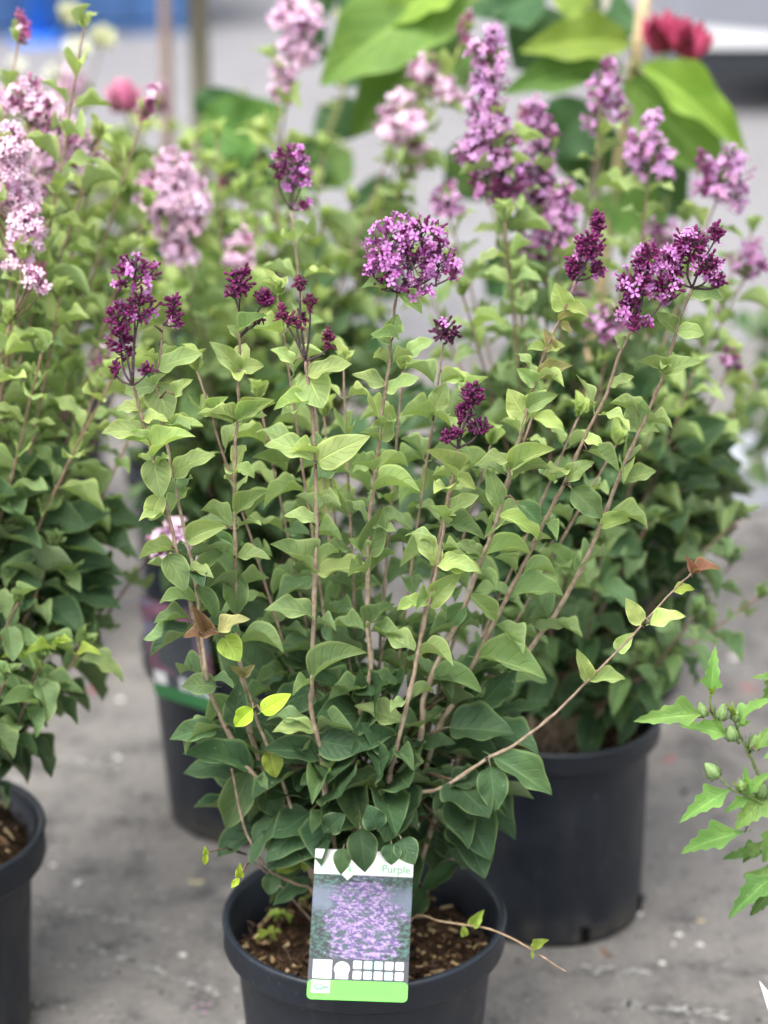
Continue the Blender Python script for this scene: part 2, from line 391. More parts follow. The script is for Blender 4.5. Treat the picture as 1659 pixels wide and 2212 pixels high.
# ------------------------------------------------------------------ plants
class Plant:
    def __init__(s, root, seed):
        s.root = root; s.r = random.Random(seed); s.leaves = []; s.tw = MB(); s.samples = []; s.nfl = 0
    def stem(s, P, r0, r1, c0=(.45,.37,.27,1), c1=(.29,.21,.165,1), name='stem', n=5, ns=7, nodes=True):
        Q = catmull(P, n); k = len(Q); r0 *= .84; r1 *= .84
        for i in range(2, k-1): Q[i] = Q[i]+Vector((s.r.uniform(-1, 1), s.r.uniform(-1, 1), 0))*.00055
        rad = [(r0+(r1-r0)*(i/(k-1))**.9)*s.r.uniform(.93, 1.07) for i in range(k)]
        if nodes:
            rad = [q*(1.28 if i % 6 == 0 else 1) for i, q in enumerate(rad)]
        mb = MB(); tube(mb, Q, rad, ns, c0, c1); s.samples += [(px(p), p) for p in Q]
        mb.build(name, BARK, s.root); return Q
    def nearest(s, x, y):
        return min(s.samples, key=lambda q: (q[0][0]-x)**2+(q[0][1]-y)**2)
    def leaf(s, B, T, wd, nrm, t, kind='L', var=None, pri=0):
        d = T-B; L = d.length
        if L < 1e-4: return
        d = d/L; z = nrm-d*nrm.dot(d)
        if z.length < .05: z = Vector((0, 0, 1))-d*d.z
        if z.length < .05: z = Vector((0, -1, 0))
        z.normalize(); x = d.cross(z)
        M = mat4(x*wd, d*L, z*L, B)
        nv = len(SETS[kind][0])
        if var is None: var = s.r.randrange(nv)
        s.leaves.append((pri, kind, var % nv, M, t if isinstance(t, tuple) else tone(t), B.y))
    def traced(s, z, bx, by, tx, ty, wz, face, t, dY=None, kind='L', snap=True, Y=None, var=None, pri=2):
        bx, by = zc(z, bx, by); tx, ty = zc(z, tx, ty); wd = wz*ZO[z][2]
        (qx, qy), q = s.nearest(bx, by); dd = math.hypot(qx-bx, qy-by)
        Yb = Y if Y is not None else q.y
        lp = math.hypot(tx-bx, ty-by)
        if dd < 16 and snap and Y is None: B = q.copy()
        else:
            if Y is None: Yb = q.y-s.r.uniform(0, .02)
            B = at(bx, by, Yb)
            if snap and dd < 260: 
                m = (q+B)/2+Vector((0, 0, .006)); tube(s.tw, [q, m, B], [.0013, .001, .0008], 4, (.2, .14, .10, 1))
        k = B.y/1.9*MM*1.02
        if dY is None: dY = s.r.uniform(-.5, .15)*lp*k*(1.2-face*.5)
        T = at(tx, ty, B.y+dY); L = (T-B).length
        toc = (EYE-B).normalized()
        n = toc*face+Vector((s.r.uniform(-.25, .25), -.1, 1.0))*(1.05-face)
        W = max(wd*k*.95, .52*L) if face < .75 else max(wd*k*.95, .48*L)
        W = min(W, 1.0*L) if kind != 'B' else wd*k*1.05
        if var is None: var = s.r.randrange(9) if face < .85 else 9+s.r.randrange(7)
        s.leaf(B, T, W, n, t, kind, var, pri)
    def pairs(s, Q, s0, s1, step, l0, l1, t0, t1, el=(10, 40), pri=0, ratio=.55, kind='L', skip=.05):
        acc = 0; tot = sum((Q[i+1]-Q[i]).length for i in range(len(Q)-1)); d0 = 0; az = s.r.uniform(0, 6.28); nxt = s0*tot
        for i in range(len(Q)-1):
            seg = Q[i+1]-Q[i]; L = seg.length
            while d0+L >= nxt and nxt <= s1*tot:
                f = (nxt-d0)/L; p = Q[i]+seg*f; g = nxt/tot; t = seg.normalized(); u = t.orthogonal().normalized(); v = t.cross(u)
                az += math.pi/2+s.r.uniform(-.4, .4)
                for k in (0, 1):
                    if s.r.random() < skip: continue
                    a = az+k*math.pi+s.r.uniform(-.2, .2); rad = u*math.cos(a)+v*math.sin(a)
                    e = R(s.r.uniform(*el)-30*(1-g)); d = rad*math.cos(e)+t*math.sin(e)+Vector((0, 0, -.15))
                    q = (g-s0)/max(s1-s0, .01); ln = (l0+(l1-l0)*q)*s.r.uniform(.55, 1.15); tn = t0+(t1-t0)*q+s.r.uniform(-.13, .13)
                    d.normalize(); n = t*.8+Vector((0, -.15, .6))+Vector((s.r.uniform(-.4, .4), s.r.uniform(-.4, .4), 0))
                    B = p+rad*.004
                    s.leaf(B, B+d*ln, ln*ratio*s.r.uniform(.85, 1.15), n, tn, kind, s.r.randrange(9) if kind == 'L' and g > .45 else None, pri)
                nxt += step*s.r.uniform(.85, 1.15)*(1.1-.25*g)
            d0 += L
    def tip(s, Q, t=.85, n=5, ln=.024):
        p = Q[-1]; ax = (Q[-1]-Q[-3]).normalized()
        for k in range(n):
            a = k*2.4+s.r.uniform(-.4, .4); d = Vector((math.cos(a), math.sin(a), 0))*s.r.uniform(.35, .9)+ax; d.normalize()
            s.leaf(p, p+d*ln*s.r.uniform(.6, 1.25), ln*.5, Vector((-d.x, -d.y-.4, .7)), t+s.r.uniform(-.1, .1), 'L', s.r.randrange(9), 1)
    def mound(s, c, rad, n, ln, t0, t1, zmin=-.5, front=.5, kind='L', lo=.5):
        for _ in range(n):
            for _ in range(50):
                d = Vector((s.r.gauss(0, 1), s.r.gauss(0, 1), s.r.gauss(0, 1))).normalized()
                if d.z > zmin and (d.y < .2 or s.r.random() > front): break
            k = s.r.uniform(lo, 1)**.5; p = Vector((c[0]+d.x*rad[0]*k, c[1]+d.y*rad[1]*k, c[2]+d.z*rad[2]*k))
            out = Vector((d.x, d.y, d.z*.4-.15+s.r.uniform(-.3, .5)))+Vector((s.r.uniform(-.5, .5), s.r.uniform(-.5, .5), 0)); out.normalize()
            L = ln*s.r.uniform(.7, 1.2); n_ = Vector((d.x*.7, d.y*.7-.15, .7+d.z*.3))+Vector((s.r.uniform(-.4, .4), s.r.uniform(-.4, .4), 0))
            q = Vector((c[0], c[1], c[2]))+(p-Vector(c))*.35-Vector((0, 0, .03)); tube(s.tw, [q, q.lerp(p, .6)+Vector((0, 0, .01)), p], [.0013, .0011, .0008], 4, (.17, .12, .08, 1))
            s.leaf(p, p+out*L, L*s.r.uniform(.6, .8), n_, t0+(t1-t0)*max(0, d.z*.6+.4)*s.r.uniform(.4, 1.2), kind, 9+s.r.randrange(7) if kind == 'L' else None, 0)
    def head(s, foot, lobes, Y, st, single=True, dens=1, big=1.0, thick=.85, mul=1.9):
        """flower head: rachis with side branches, open florets (sub-parts) and buds"""
        r = s.r; rk = MB(); bd = MB(); om = MB(); fl = []
        m = Y/1.9*MM
        for (cx, cy, rx, ry, no, nb) in lobes:
            C = at(cx, cy, Y+r.uniform(-.008, .008)); a = rx*m*.98; b = ry*m*.98; no *= mul; nb *= mul; low = C-Vector((0, 0, b*.9))
            fr = foot.lerp(C, .3); mid = foot.lerp(low, .55)+Vector((r.uniform(-.003, .003), 0, 0))
            tube(rk, catmull([foot, mid, low.lerp(C, .5), C+Vector((0, 0, b*.5))], 4), [.0012-.00005*i for i in range(13)], 5, st['axis'])
            br = []
            for k in range(max(3, int((no+nb)/5))):
                q = C+Vector((r.uniform(-.6, .6)*a, r.uniform(-.6, .6)*a*thick, r.uniform(-.8, .7)*b)); j = low.lerp(C+Vector((0, 0, b*.5)), min(1, max(0, (q.z-low.z)/(2*b)-.1)))
                tube(rk, [j, q], [.0007, .0005], 4, st['axis']); br.append(q)
            for k in range(int((no+nb)*dens)):
                o = r.random()*(no+nb) < no
                d = Vector((r.gauss(0, 1), r.gauss(0, 1), r.gauss(0, 1))).normalized()
                rr = r.uniform(.45, 1.0)**.6*r.uniform(.92, 1.14)
                e = C+Vector((d.x*a*rr, d.y*a*rr*thick, d.z*b*rr))
                q = min(br, key=lambda p: (p-e).length)
                dr = (e-q).normalized()*.7+d*.6+Vector((0, -.25 if o else 0, .25)); dr.normalize()
                sc_ = r.uniform(.85, 1.1)*big; p0 = e-dr*.011*sc_
                if (p0-q).length > .004: tube(rk, [q, p0], [.0005, .0005], 3, st['axis'], cap=False)
                u, v, w_ = frame(dr, r); M = mat4(u*sc_, v*sc_, w_*sc_, p0); vv = r.uniform(.75, 1.25)
                if o:
                    c = tuple(min(1, q_*vv*r.uniform(.93, 1.07)) for q_ in st['open'])
                    if single and s.nfl < 300: s.nfl += 1; fl.append((M, c))
                    else:
                        V, Fc, UV = OPENA[r.randrange(4)]; om.add(tf(M, V), Fc, UV, (*c, 1))
                else:
                    V, Fc, UV = BUDA[r.randrange(3)]; bd.add(tf(M, V), Fc, UV, (*[q_*vv for q_ in st['bud']], 1))
        h = rk.build('flower_head', BARK, s.root)
        if bd.n: sub('flower_buds', bd.mesh('flower_buds', PETALV), h)['kind'] = 'stuff'
        if om.n: sub('florets', om.mesh('florets', PETALV), h)['kind'] = 'stuff'
        for M, c in fl:
            o = sub('floret', OPENM[r.randrange(4)], h, M); o.color = (*c, 1)
        return h
    def finish(s, most=300):
        L = sorted(s.leaves, key=lambda q: (-q[0], q[5]))
        for p, kind, var, M, c, y in L[:most]:
            o = place('leaf', SETS[kind][1][var], s.root, M); o.color = (*c, 1)
        rest = {}
        for p, kind, var, M, c, y in L[most:]:
            V, Fc, UV = SETS[kind][0][var]; rest.setdefault(kind, MB()).add(tf(M, V), Fc, UV, (*c, 1))
        for k, mb in rest.items(): mb.build('foliage', SETS[k][2], s.root)['kind'] = 'stuff'
        if s.tw.n: s.tw.build('twigs', BARK, s.root)['kind'] = 'stuff'

def make_pot(root, c, r, h, rb, soil, collar=.034, lip=.006, holes=False, chips=170, seed=0):
    x, y = c; rr = random.Random(seed)
    mb = MB(); rt = r-lip*1.1          # body radius below the collar
    ro = rt-.006; zc_ = h-collar
    prof = [(rb-.004, .0), (rb, .004), (rb, .010), (ro-.0015, zc_-.004), (ro, zc_), (r-.0025, zc_+.002), (r-.001, zc_+.006), (r-.0022, h-.011), (r-.0006, h-.007), (r, h-.003), (r-.001, h-.0006), (r-.0035, h), (r-.0065, h-.0012), (r-.0085, h-.005), (rt-.009, zc_-.004), (rt-.014, soil-.02)]
    lathe(mb, prof, 72, org=(x, y, 0)); pot = mb.build('pot', POT, root); part_of(pot)
    mb = MB(); ri = rt-.010; nr, na = 12, 44; V = [(x, y, soil+.004)]
    for i in range(1, nr+1):
        for k in range(na):
            a = 2*math.pi*k/na; q = ri*i/nr
            z = soil+.010*math.sin(x*9+q*70*math.cos(a)+1.3)*math.cos(q*60*math.sin(a)+2)+rr.uniform(-.0035, .0035)-.010*(i/nr)**4
            V.append((x+q*math.cos(a), y+q*math.sin(a), z))
    Fc = [(0, 1+k, 1+(k+1) % na) for k in range(na)]+[(1+(i-1)*na+k, 1+i*na+k, 1+i*na+(k+1) % na, 1+(i-1)*na+(k+1) % na) for i in range(1, nr) for k in range(na)]
    mb.add(V, Fc); so = mb.build('soil', SOIL, root)
    ch = MB()
    pal = [(.16, .10, .05, 1), (.28, .20, .10, 1), (.07, .04, .025, 1), (.10, .055, .03, 1), (.04, .024, .016, 1), (.05, .03, .02, 1), (.34, .26, .14, 1)]
    for k in range(chips):
        a = rr.uniform(0, 6.28); q = ri*.97*math.sqrt(rr.random()); L = rr.choice((.003, .004, .005, .006, .007, .009, .014, .022))*rr.uniform(.6, 1.2)
        rot = Matrix.Rotation(rr.uniform(0, 6.28), 3, 'Z') @ Matrix.Rotation(rr.gauss(0, .3), 3, 'Y') @ Matrix.Rotation(rr.uniform(0, 3), 3, 'X')
        ch.box((x+q*math.cos(a), y+q*math.sin(a), soil+.004+rr.uniform(0, .006)), (L, rr.uniform(.0015, .004), rr.uniform(.001, .0025)), rot, c=rr.choice(pal))
    cho = sub('bark_chips', ch.mesh('bark_chips', VC, False), so); cho['kind'] = 'stuff'
    if holes:
        for a in (-1.25, -2.2, -.3):
            hb = MB(); d = Vector((math.cos(a), math.sin(a), 0)); hb.box((x+d.x*(rb+.0005), y+d.y*(rb+.0005), .016), (.004, .011, .018), Matrix.Rotation(a, 3, 'Z'))
            sub('drain_hole', hb.mesh('drain_hole', DARK, False), pot)  # solid raised block; shade inside the hole is put into its black colour
    return pot
DARK = plain('painted_hole_shade', (.004, .004, .004), .9, .1)

# ================================================================== front lilac
FX, FY, FS = -.0198, 1.935, .188
front = empty('lilac_shrub', (FX, FY, 0), 'dark purple lilac in the black pot with the picture label, in front of the others', 'potted shrub', 'potted lilac shrubs')
make_pot(front, (FX, FY), .1425, .231, .113, FS, seed=1, chips=420)
P = Plant(front, 5)
def vstem(pl, base, pts, Y0, Y1, r0, r1, z=0, **k):
    pts = [zc(z, *p) for p in pts]; n = len(pts)
    W = ([Vector(base)] if base is not None else [])+[at(x, y, Y0+(Y1-Y0)*(i/max(n-1, 1))) for i, (x, y) in enumerate(pts)]
    return pl.stem(W, r0, r1, **k)
def b(dx, dy): return (FX+dx, FY+dy, FS-.005)
T1, T2 = (.36, .27, .19, 1), (.15, .09, .085, 1)
S = {}
S['a'] = vstem(P, b(-.03, -.01), [(640,1790),(575,1706),(530,1650),(480,1556),(447,1469),(414,1314),(395,1248),(358,1089),(330,990),(297,864),(287,832)], 1.90, 1.84, .0034, .0016)
S['b'] = vstem(P, None, [(447,1469),(423,1267),(409,1192),(381,1070),(365,981),(343,864),(335,820),(345,775),(352,700)], 1.865, 1.885, .0023, .0011)
S['c'] = vstem(P, b(-.015, .01), [(560,1640),(520,1440),(512,1370),(510,1286),(507,1145),(508,981),(515,864),(517,760),(520,690)], 1.91, 1.87, .0032, .0013)
S['d'] = vstem(P, b(-.01, -.03), [(708,1740),(690,1620),(673,1530),(674,1469),(681,1239),(683,1098),(676,901),(668,850),(660,780)], 1.87, 1.845, .0036, .0015)
S['e'] = vstem(P, b(0, .0), [(760,1650),(801,1455),(794,1356),(794,1220),(798,1126),(812,1014),(829,864),(838,800),(848,700),(858,632)], 1.90, 1.865, .0034, .0014)
S['f'] = vstem(P, b(.01, -.03), [(838,1710),(845,1660),(870,1560),(895,1450),(920,1330),(945,1220),(965,1110),(980,1030),(990,968)], 1.88, 1.83, .0033, .0013)
S['g'] = vstem(P, b(.015, 0), [(905,1620),(915,1510),(960,1400),(1000,1320),(1030,1230),(1060,1160),(1085,1080),(1105,1000),(1130,920),(1155,830),(1185,740),(1222,668),(1243,606)], 1.91, 1.85, .0034, .0013)
S['h'] = vstem(P, b(.02, .01), [(930,1620),(985,1510),(1030,1420),(1070,1340),(1110,1260),(1155,1170),(1195,1090),(1230,1020),(1270,930),(1310,850),(1340,760),(1372,702)], 1.93, 1.87, .0035, .0014)
S['i'] = vstem(P, b(.03, .02), [(980,1660),(1080,1500),(1150,1395),(1210,1310),(1270,1200),(1310,1100),(1350,1000),(1400,890),(1440,790),(1465,700),(1495,622)], 1.95, 1.90, .0036, .0014)
S['j'] = vstem(P, b(.03, -.02), [(860,1760),(960,1700),(1050,1640),(1110,1610),(1200,1540),(1270,1470),(1350,1390),(1440,1290),(1495,1238)], 1.90, 1.83, .0026, .0009)
S['k'] = vstem(P, b(-.03, -.03), [(680,1935),(640,1910),(580,1878),(540,1818),(515,1735),(500,1660)], 1.90, 1.86, .0022, .0012)
S['l'] = vstem(P, b(-.02, -.02), [(610,1690),(560,1570),(535,1490),(512,1425),(490,1385),(470,1366),(440,1362),(428,1368)], 1.89, 1.83, .0022, .0008, c1=(.09, .05, .055, 1))
S['m'] = vstem(P, b(.03, -.04), [(890,1985),(960,1992),(1060,2008),(1130,2040),(1180,2072),(1222,2098)], 1.88, 1.80, .0015, .0007, c0=(.36,.27,.17,1), c1=(.36,.25,.17,1))
S['n'] = vstem(P, b(-.025, .0), [(620,1930),(575,1885),(530,1845)], 1.92, 1.95, .0012, .0008)
# rear stems of the same shrub
for i, (bx, tx, ty, Y1, t) in enumerate([(-.01, 600, 640, 1.95, .6), (.0, 742, 790, 1.98, .6), (.01, 958, 742, 1.98, .6), (.015, 1010, 860, 1.96, .6), (.02, 1150, 900, 1.99, .55), (-.02, 425, 800, 1.97, .65), (-.005, 628, 452, 2.16, .7), (.03, 1250, 900, 2.0, .5), (.0, 870, 800, 2.02, .6), (.01, 1060, 960, 2.02, .55), (-.015, 560, 860, 2.02, .6), (.005, 700, 900, 2.04, .5), (.03, 1330, 960, 2.03, .5)]):
    top = at(tx, ty, Y1); B = Vector(b(bx, .02)); mid = B.lerp(top, .45); mid.x = B.x+(top.x-B.x)*.33; mid.y = B.y+(top.y-B.y)*.5
    Q = P.stem([B, mid, top], .0028, .0011, n=14)
    S['r%d' % i] = Q
    P.pairs(Q, .28, .97, .044, .054, .036, .16, t+.15, pri=0)
    if i not in (2, 6): P.tip(Q, .85)
for nm, q in S.items():
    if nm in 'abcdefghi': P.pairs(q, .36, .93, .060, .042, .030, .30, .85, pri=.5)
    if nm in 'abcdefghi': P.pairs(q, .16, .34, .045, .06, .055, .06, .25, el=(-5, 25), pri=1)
# leaves one by one: view, base, tip, width, how far it faces us, tone
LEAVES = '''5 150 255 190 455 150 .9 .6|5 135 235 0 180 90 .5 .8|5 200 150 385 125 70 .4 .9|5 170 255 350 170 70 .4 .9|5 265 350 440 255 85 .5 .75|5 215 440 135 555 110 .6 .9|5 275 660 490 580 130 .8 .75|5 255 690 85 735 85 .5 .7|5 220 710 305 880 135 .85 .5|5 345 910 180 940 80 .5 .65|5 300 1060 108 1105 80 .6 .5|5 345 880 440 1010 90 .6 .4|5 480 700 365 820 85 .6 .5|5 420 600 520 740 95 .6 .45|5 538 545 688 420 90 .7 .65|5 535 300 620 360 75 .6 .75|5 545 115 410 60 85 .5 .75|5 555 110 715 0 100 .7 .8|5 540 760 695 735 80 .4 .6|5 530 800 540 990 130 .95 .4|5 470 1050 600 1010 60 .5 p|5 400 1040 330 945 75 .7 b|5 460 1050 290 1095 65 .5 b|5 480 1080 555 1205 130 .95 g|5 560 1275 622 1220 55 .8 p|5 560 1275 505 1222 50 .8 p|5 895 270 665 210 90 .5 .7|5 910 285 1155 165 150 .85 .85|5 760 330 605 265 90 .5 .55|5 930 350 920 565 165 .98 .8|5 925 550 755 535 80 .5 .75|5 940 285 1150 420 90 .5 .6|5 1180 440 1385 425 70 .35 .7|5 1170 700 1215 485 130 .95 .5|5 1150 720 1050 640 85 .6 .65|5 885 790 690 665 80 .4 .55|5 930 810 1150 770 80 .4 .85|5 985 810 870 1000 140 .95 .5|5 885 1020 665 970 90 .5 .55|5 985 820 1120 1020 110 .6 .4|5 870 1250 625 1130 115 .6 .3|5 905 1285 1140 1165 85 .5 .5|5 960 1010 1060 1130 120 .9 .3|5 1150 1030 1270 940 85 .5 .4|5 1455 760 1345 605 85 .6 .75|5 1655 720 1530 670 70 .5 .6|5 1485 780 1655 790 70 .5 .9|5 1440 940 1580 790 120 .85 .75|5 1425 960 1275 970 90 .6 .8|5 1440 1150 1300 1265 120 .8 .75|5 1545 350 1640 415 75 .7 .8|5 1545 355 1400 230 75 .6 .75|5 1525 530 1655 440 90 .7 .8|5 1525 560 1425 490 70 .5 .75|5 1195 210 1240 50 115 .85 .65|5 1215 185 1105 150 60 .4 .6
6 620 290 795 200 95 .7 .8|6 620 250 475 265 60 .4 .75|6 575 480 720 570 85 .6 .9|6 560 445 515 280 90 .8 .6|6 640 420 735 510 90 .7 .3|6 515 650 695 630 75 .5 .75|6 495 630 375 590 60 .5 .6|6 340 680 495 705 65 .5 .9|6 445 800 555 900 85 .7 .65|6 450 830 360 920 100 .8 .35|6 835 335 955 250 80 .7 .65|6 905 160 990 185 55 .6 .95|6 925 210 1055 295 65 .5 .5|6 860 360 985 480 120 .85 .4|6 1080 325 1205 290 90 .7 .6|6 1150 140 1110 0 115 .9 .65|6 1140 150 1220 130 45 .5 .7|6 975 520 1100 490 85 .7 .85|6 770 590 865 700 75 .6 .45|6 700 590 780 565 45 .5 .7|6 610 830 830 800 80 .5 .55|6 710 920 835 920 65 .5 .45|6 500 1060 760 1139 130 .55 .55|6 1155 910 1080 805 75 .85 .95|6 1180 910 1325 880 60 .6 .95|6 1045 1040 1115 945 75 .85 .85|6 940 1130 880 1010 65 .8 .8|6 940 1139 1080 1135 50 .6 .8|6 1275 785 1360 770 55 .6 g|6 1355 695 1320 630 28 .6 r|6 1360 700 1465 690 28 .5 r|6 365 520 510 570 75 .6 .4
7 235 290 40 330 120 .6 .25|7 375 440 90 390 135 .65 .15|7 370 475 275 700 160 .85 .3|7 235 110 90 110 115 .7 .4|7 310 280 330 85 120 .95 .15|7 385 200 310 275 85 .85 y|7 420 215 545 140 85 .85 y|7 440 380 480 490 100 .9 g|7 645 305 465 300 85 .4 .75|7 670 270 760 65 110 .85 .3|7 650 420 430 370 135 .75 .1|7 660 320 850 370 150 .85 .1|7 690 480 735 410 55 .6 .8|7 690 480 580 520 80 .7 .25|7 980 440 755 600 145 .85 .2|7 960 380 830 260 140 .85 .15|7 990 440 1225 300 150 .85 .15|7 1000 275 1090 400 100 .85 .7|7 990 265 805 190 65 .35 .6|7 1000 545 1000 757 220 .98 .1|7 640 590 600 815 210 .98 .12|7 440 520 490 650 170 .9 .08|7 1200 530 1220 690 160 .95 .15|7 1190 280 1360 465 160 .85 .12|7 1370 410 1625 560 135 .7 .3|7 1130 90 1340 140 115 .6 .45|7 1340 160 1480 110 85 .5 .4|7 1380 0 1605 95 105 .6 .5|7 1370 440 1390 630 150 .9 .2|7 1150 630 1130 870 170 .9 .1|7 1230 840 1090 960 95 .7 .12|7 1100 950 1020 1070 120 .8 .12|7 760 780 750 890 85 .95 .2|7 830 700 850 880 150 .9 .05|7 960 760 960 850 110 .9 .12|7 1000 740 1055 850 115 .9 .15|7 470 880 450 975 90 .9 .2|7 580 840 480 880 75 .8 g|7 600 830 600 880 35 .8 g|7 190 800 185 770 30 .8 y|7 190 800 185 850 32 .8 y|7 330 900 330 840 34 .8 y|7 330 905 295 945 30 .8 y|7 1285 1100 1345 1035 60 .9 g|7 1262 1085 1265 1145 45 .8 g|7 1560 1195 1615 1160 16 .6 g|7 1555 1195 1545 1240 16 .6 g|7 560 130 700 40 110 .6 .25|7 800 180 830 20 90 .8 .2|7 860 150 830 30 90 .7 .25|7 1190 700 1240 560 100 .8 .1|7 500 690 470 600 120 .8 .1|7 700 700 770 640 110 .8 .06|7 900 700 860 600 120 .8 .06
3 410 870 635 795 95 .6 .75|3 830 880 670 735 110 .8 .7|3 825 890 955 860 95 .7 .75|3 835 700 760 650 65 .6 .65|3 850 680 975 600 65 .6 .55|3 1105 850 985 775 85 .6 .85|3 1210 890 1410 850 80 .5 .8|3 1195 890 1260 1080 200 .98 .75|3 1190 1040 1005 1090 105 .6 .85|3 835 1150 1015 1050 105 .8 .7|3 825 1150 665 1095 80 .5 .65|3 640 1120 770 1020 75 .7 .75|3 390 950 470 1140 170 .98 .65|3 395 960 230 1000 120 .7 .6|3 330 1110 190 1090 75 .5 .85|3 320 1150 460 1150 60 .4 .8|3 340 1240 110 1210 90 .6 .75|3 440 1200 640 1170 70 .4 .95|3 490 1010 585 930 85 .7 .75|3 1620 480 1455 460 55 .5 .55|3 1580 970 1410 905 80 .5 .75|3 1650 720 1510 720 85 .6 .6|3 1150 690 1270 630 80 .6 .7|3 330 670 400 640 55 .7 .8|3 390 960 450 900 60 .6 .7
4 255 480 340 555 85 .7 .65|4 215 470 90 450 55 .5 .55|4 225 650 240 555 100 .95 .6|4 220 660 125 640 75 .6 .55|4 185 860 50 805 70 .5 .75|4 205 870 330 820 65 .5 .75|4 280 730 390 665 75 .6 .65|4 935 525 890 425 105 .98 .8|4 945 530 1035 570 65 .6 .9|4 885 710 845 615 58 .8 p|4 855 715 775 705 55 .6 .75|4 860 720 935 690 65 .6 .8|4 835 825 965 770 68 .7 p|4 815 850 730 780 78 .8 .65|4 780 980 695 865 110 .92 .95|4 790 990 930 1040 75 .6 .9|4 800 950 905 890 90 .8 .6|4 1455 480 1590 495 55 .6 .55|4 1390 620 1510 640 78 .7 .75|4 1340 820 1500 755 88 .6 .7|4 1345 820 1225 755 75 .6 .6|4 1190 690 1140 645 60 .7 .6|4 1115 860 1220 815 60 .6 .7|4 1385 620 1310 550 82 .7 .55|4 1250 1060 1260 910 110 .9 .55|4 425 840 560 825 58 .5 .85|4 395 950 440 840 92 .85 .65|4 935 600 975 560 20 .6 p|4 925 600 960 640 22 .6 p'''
for line in LEAVES.split('\n'):
    for e in line.split('|'):
        q = e.split(); z = int(q[0]); v = [float(k) for k in q[1:7]]
        t = q[7] if q[7].isalpha() else float(q[7])
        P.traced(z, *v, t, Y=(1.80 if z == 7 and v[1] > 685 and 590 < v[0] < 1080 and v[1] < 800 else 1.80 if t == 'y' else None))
# dense lower leaves round the crown of the shrub
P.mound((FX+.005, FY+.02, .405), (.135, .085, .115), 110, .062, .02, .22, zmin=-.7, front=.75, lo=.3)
A = PURPLE
P.head(S['a'][-1], [(292,588,58,44,9,34),(255,685,38,42,2,40),(300,660,44,40,4,30),(262,745,36,40,1,30),(250,800,14,22,0,10),(318,795,22,20,0,10)], 1.845, A)
P.head(S['b'][-1], [(372,660,24,34,0,22),(385,690,14,20,1,6)], 1.885, A)
P.head(S['c'][-1], [(520,605,34,38,1,46),(505,625,26,20,0,16)], 1.87, A)
P.head(S['c'][-4], [(568,640,24,24,0,26),(558,690,18,12,0,6)], 1.865, A)
P.head(S['d'][-1], [(648,610,16,18,0,18),(670,650,12,18,0,14),(640,690,36,20,1,16),(710,730,16,26,0,18),(610,672,12,20,0,12)], 1.845, dict(A, bud=(.21, .04, .11)))
P.head(S['e'][-1], [(845,525,58,56,34,12),(910,510,62,54,22,40),(880,575,84,62,36,26),(945,560,50,52,18,22),(830,575,42,44,16,12),(905,625,40,16,8,6),(800,580,20,14,3,4),(975,585,22,26,6,6)], 1.86, A, mul=1.35)
P.head(S['f'][-1], [(1022,850,30,30,0,48),(1000,890,22,24,0,30),(1035,920,30,22,0,34),(968,940,22,20,0,28),(985,930,16,16,0,12)], 1.83, dict(A, bud=(.20, .03, .14)))
P.head(S['g'][-1], [(1292,480,18,30,0,34),(1270,530,40,36,2,60),(1240,575,26,32,2,34),(1290,580,20,20,3,16)], 1.85, A)
P.head(S['h'][-1], [(1400,555,38,36,8,44),(1375,610,46,40,14,40),(1440,620,36,36,10,34),(1360,660,34,32,8,28),(1380,698,36,18,4,24)], 1.87, A)
P.head(S['i'][-1], [(1548,500,20,26,1,30),(1490,530,44,40,12,52),(1535,575,38,36,8,36),(1450,575,34,36,8,40),(1552,610,22,18,1,18)], 1.90, A)
P.head(S['r2'][-1], [(962,712,36,30,1,36)], 1.98, dict(A, bud=(.13, .03, .09)), single=False)
P.head(S['r6'][-1], [(630,340,40,32,10,20),(600,365,22,24,1,16),(655,380,28,22,6,8),(632,400,18,14,3,5),(655,440,18,14,3,6)], 2.16, A, single=False)
P.finish(300)

# seedlings sprouting in the front pot
for i, (cx, cy, ls) in enumerate([(460, 1140, [(400,1175),(505,1125),(470,1100),(485,1165)]), (505, 1060, [(445,1060),(515,1030),(480,1090),(540,1095)]), (600, 1000, [(575,1005),(625,985)])]):
    x0, y0 = zc(7, cx, cy); g = at(x0, y0+4, 1.885+.02*i); 
    t0 = (CAMH-FS-.012)/(CAMH-g.z); g = EYE+(g-EYE)*t0
    rt = empty('weed_seedling', g, ['pale green four-leaved seedling nearest the front of the labelled pot', 'pale green seedling with paired leaves just behind the nearest one', 'small two-leaved seedling beside the edge of the picture label'][i], 'seedling', 'seedlings in the front pot')
    sd_ = Plant(rt, 40+i); sd_.stem([g-Vector((0, 0, .006)), g+Vector((0, 0, .006))], .0007, .0005, (.2, .28, .06, 1), (.3, .4, .1, 1))
    for lx, ly in ls:
        X, Yp = zc(7, lx, ly); T = at(X, Yp, g.y+.003); sd_.leaf(g+Vector((0, 0, .005)), T, (T-g).length*.6, Vector((0, -.4, 1)), 'g')
    sd_.finish()

